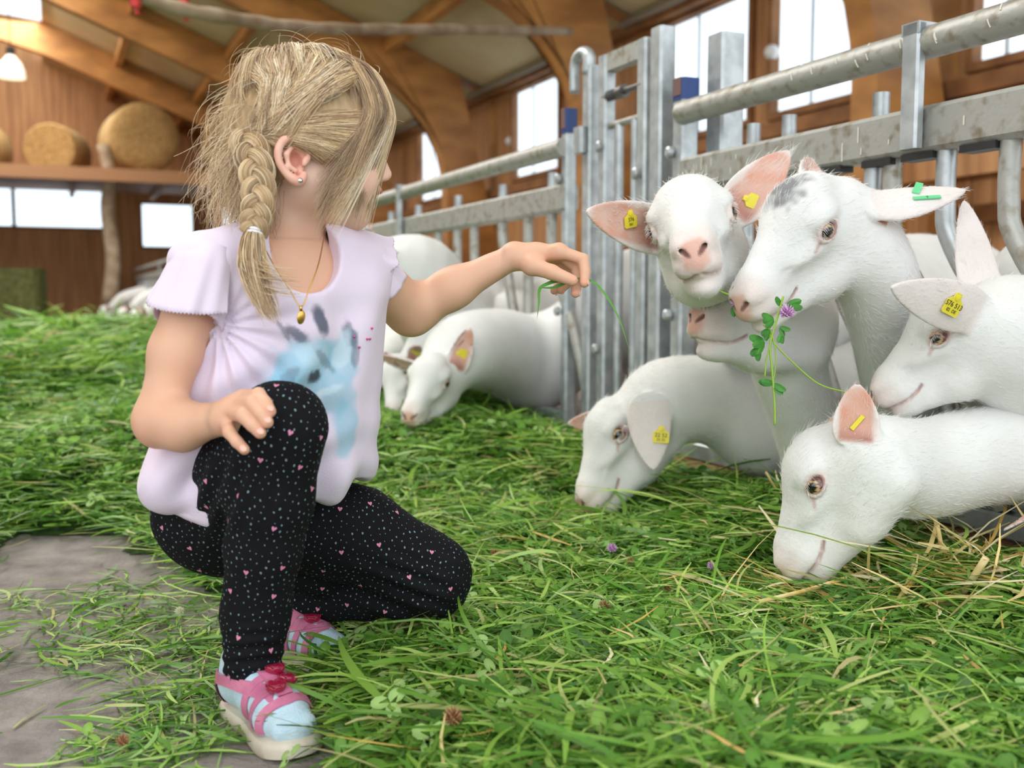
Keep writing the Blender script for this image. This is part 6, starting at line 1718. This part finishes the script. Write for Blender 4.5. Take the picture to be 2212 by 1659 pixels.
for x, y, r_, cm, lb in ((1322, 1186, .0085, M_CLO, 'pale purple clover blossom in the grass left of centre, by the grazing goat'), (1538, 1224, .0075, M_CLO, 'small purple clover blossom in the grass between the two grazing goats'),
        (1070, 1197, .008, M_DRY, 'withered brown clover head right of the knee of the girl'), (1305, 1312, .009, M_DRY, 'withered brown clover head below the pale purple blossom'), (978, 1552, .010, M_DRY, 'withered brown clover head near the bottom, right of the front sandal'),
        (1362, 1215, .007, M_DRY, 'small withered clover head beside the pale purple blossom'), (388, 1322, .007, M_WHT, 'white clover head on the concrete left of the front leg'), (265, 1602, .007, M_DRY, 'tiny withered head on the bare concrete at lower left'),
        (1532, 1535, .009, M_WHT, 'pale white clover head in the foreground grass at bottom'), (1440, 1270, .006, M_DRY, 'withered clover head right of centre near a round leaf')):
    g_ = PG(x, y, .05); hh = float(height([g_.x], [g_.y])[0]); g_ = PG(x, y, max(hh, 0) + r_ + .020); blossom((g_.x, g_.y, g_.z), r_, cm, lb)

# the clover bunch hanging from the goat's mouth
t = empty('clover_bunch', P(1672, 720, 1.44), "bunch of clover with a purple blossom hanging from the chewing goat's mouth", 'clover')
M_STEM = mat('clover_stem', srgb(150, 186, 66), .5)
def stem(pts, r): m = MB(); m.tube(bez([P(*p) for p in pts], 6), r, 7); m.build('stem', M_STEM, t, smooth=True)
D = 1.43
stem([(1692, 640, D), (1678, 690, D), (1664, 745, D), (1668, 800, D), (1673, 870, D), (1674, 918, D)], .0016)
stem([(1650, 702, 1.45), (1665, 730, D), (1655, 780, D), (1652, 815, D)], .0011)
stem([(1660, 700, 1.45), (1672, 740, D), (1720, 790, D), (1770, 830, D), (1830, 848, D)], .0011)
stem([(1668, 720, D), (1676, 770, D), (1672, 820, D)], .0009)
def leafset(x, y, r, dirs, d=D, name='leaf'):
    for a in dirs:
        m = MB(); c = A3(P(x, y, d)); dv = nrm([math.cos(a), -.25 + .3 * math.sin(a * 3), math.sin(a)]); nv = nrm([.3, -1, .3]); nv = nrm(nv - dv * (nv @ dv)); sv = np.cross(dv, nv); n = 10; pts = []
        for k in range(n):
            t_ = 2 * math.pi * k / n; pts.append(c + dv * r * (1 - math.cos(t_)) * .95 + sv * math.sin(t_) * r * .52 + nv * (-.35 * abs(math.sin(t_)) * r * .5))
        ctr_ = c + dv * r * .95; vs = [ctr_] + pts; back = [v - nv * .0005 for v in vs]
        fs = [(0, 1 + k, 1 + (k + 1) % n) for k in range(n)] + [(n + 1, n + 2 + (k + 1) % n, n + 2 + k) for k in range(n)]
        m.add(vs + back, fs).build(name, M_BUNCH, t, smooth=False)
M_BUNCH = mat('bunch_leaf', srgb(66, 140, 40), .45, col2=srgb(44, 110, 30), scale=60)
leafset(1700, 660, .0115, (.35, -.15)); leafset(1690, 662, .009, (2.2,)); leafset(1672, 690, .010, (3.3, 2.7, -2.4)); leafset(1650, 735, .0115, (2.9, 3.6, -2.0)); leafset(1640, 752, .010, (-2.5, -1.6)); leafset(1686, 705, .008, (-1.2, -.4)); leafset(1662, 712, .009, (-1.9, -2.6))
leafset(1672, 828, .0105, (3.0, -.6, -.95)); leafset(1660, 832, .008, (2.7,)); leafset(1690, 720, .008, (-1.5, -2.0))
b_ = blossom(P(1700, 677, D - .005), .0105, M_CLO, None, 60, None); 
for kk_ in ('label', 'category', 'group'):
    if kk_ in b_: del b_[kk_]
b_.name = 'blossom'; attach(b_, t)
# clover sprig in the mouth of the goat behind
t = empty('clover_sprig', P(1575, 640, 1.50), 'small clover sprig with a purple blossom at the muzzle between the upper goats', 'clover')
stem([(1543, 622, 1.50), (1562, 632, 1.50), (1585, 640, 1.50)], .0014); leafset(1583, 640, .010, (1.3, .9), 1.50); leafset(1585, 660, .009, (-1.5,), 1.50)
b_ = blossom(P(1590, 655, 1.50), .0085, M_CLO, None, 40, None)
for kk_ in ('label', 'category', 'group'):
    if kk_ in b_: del b_[kk_]
b_.name = 'blossom'; attach(b_, t)
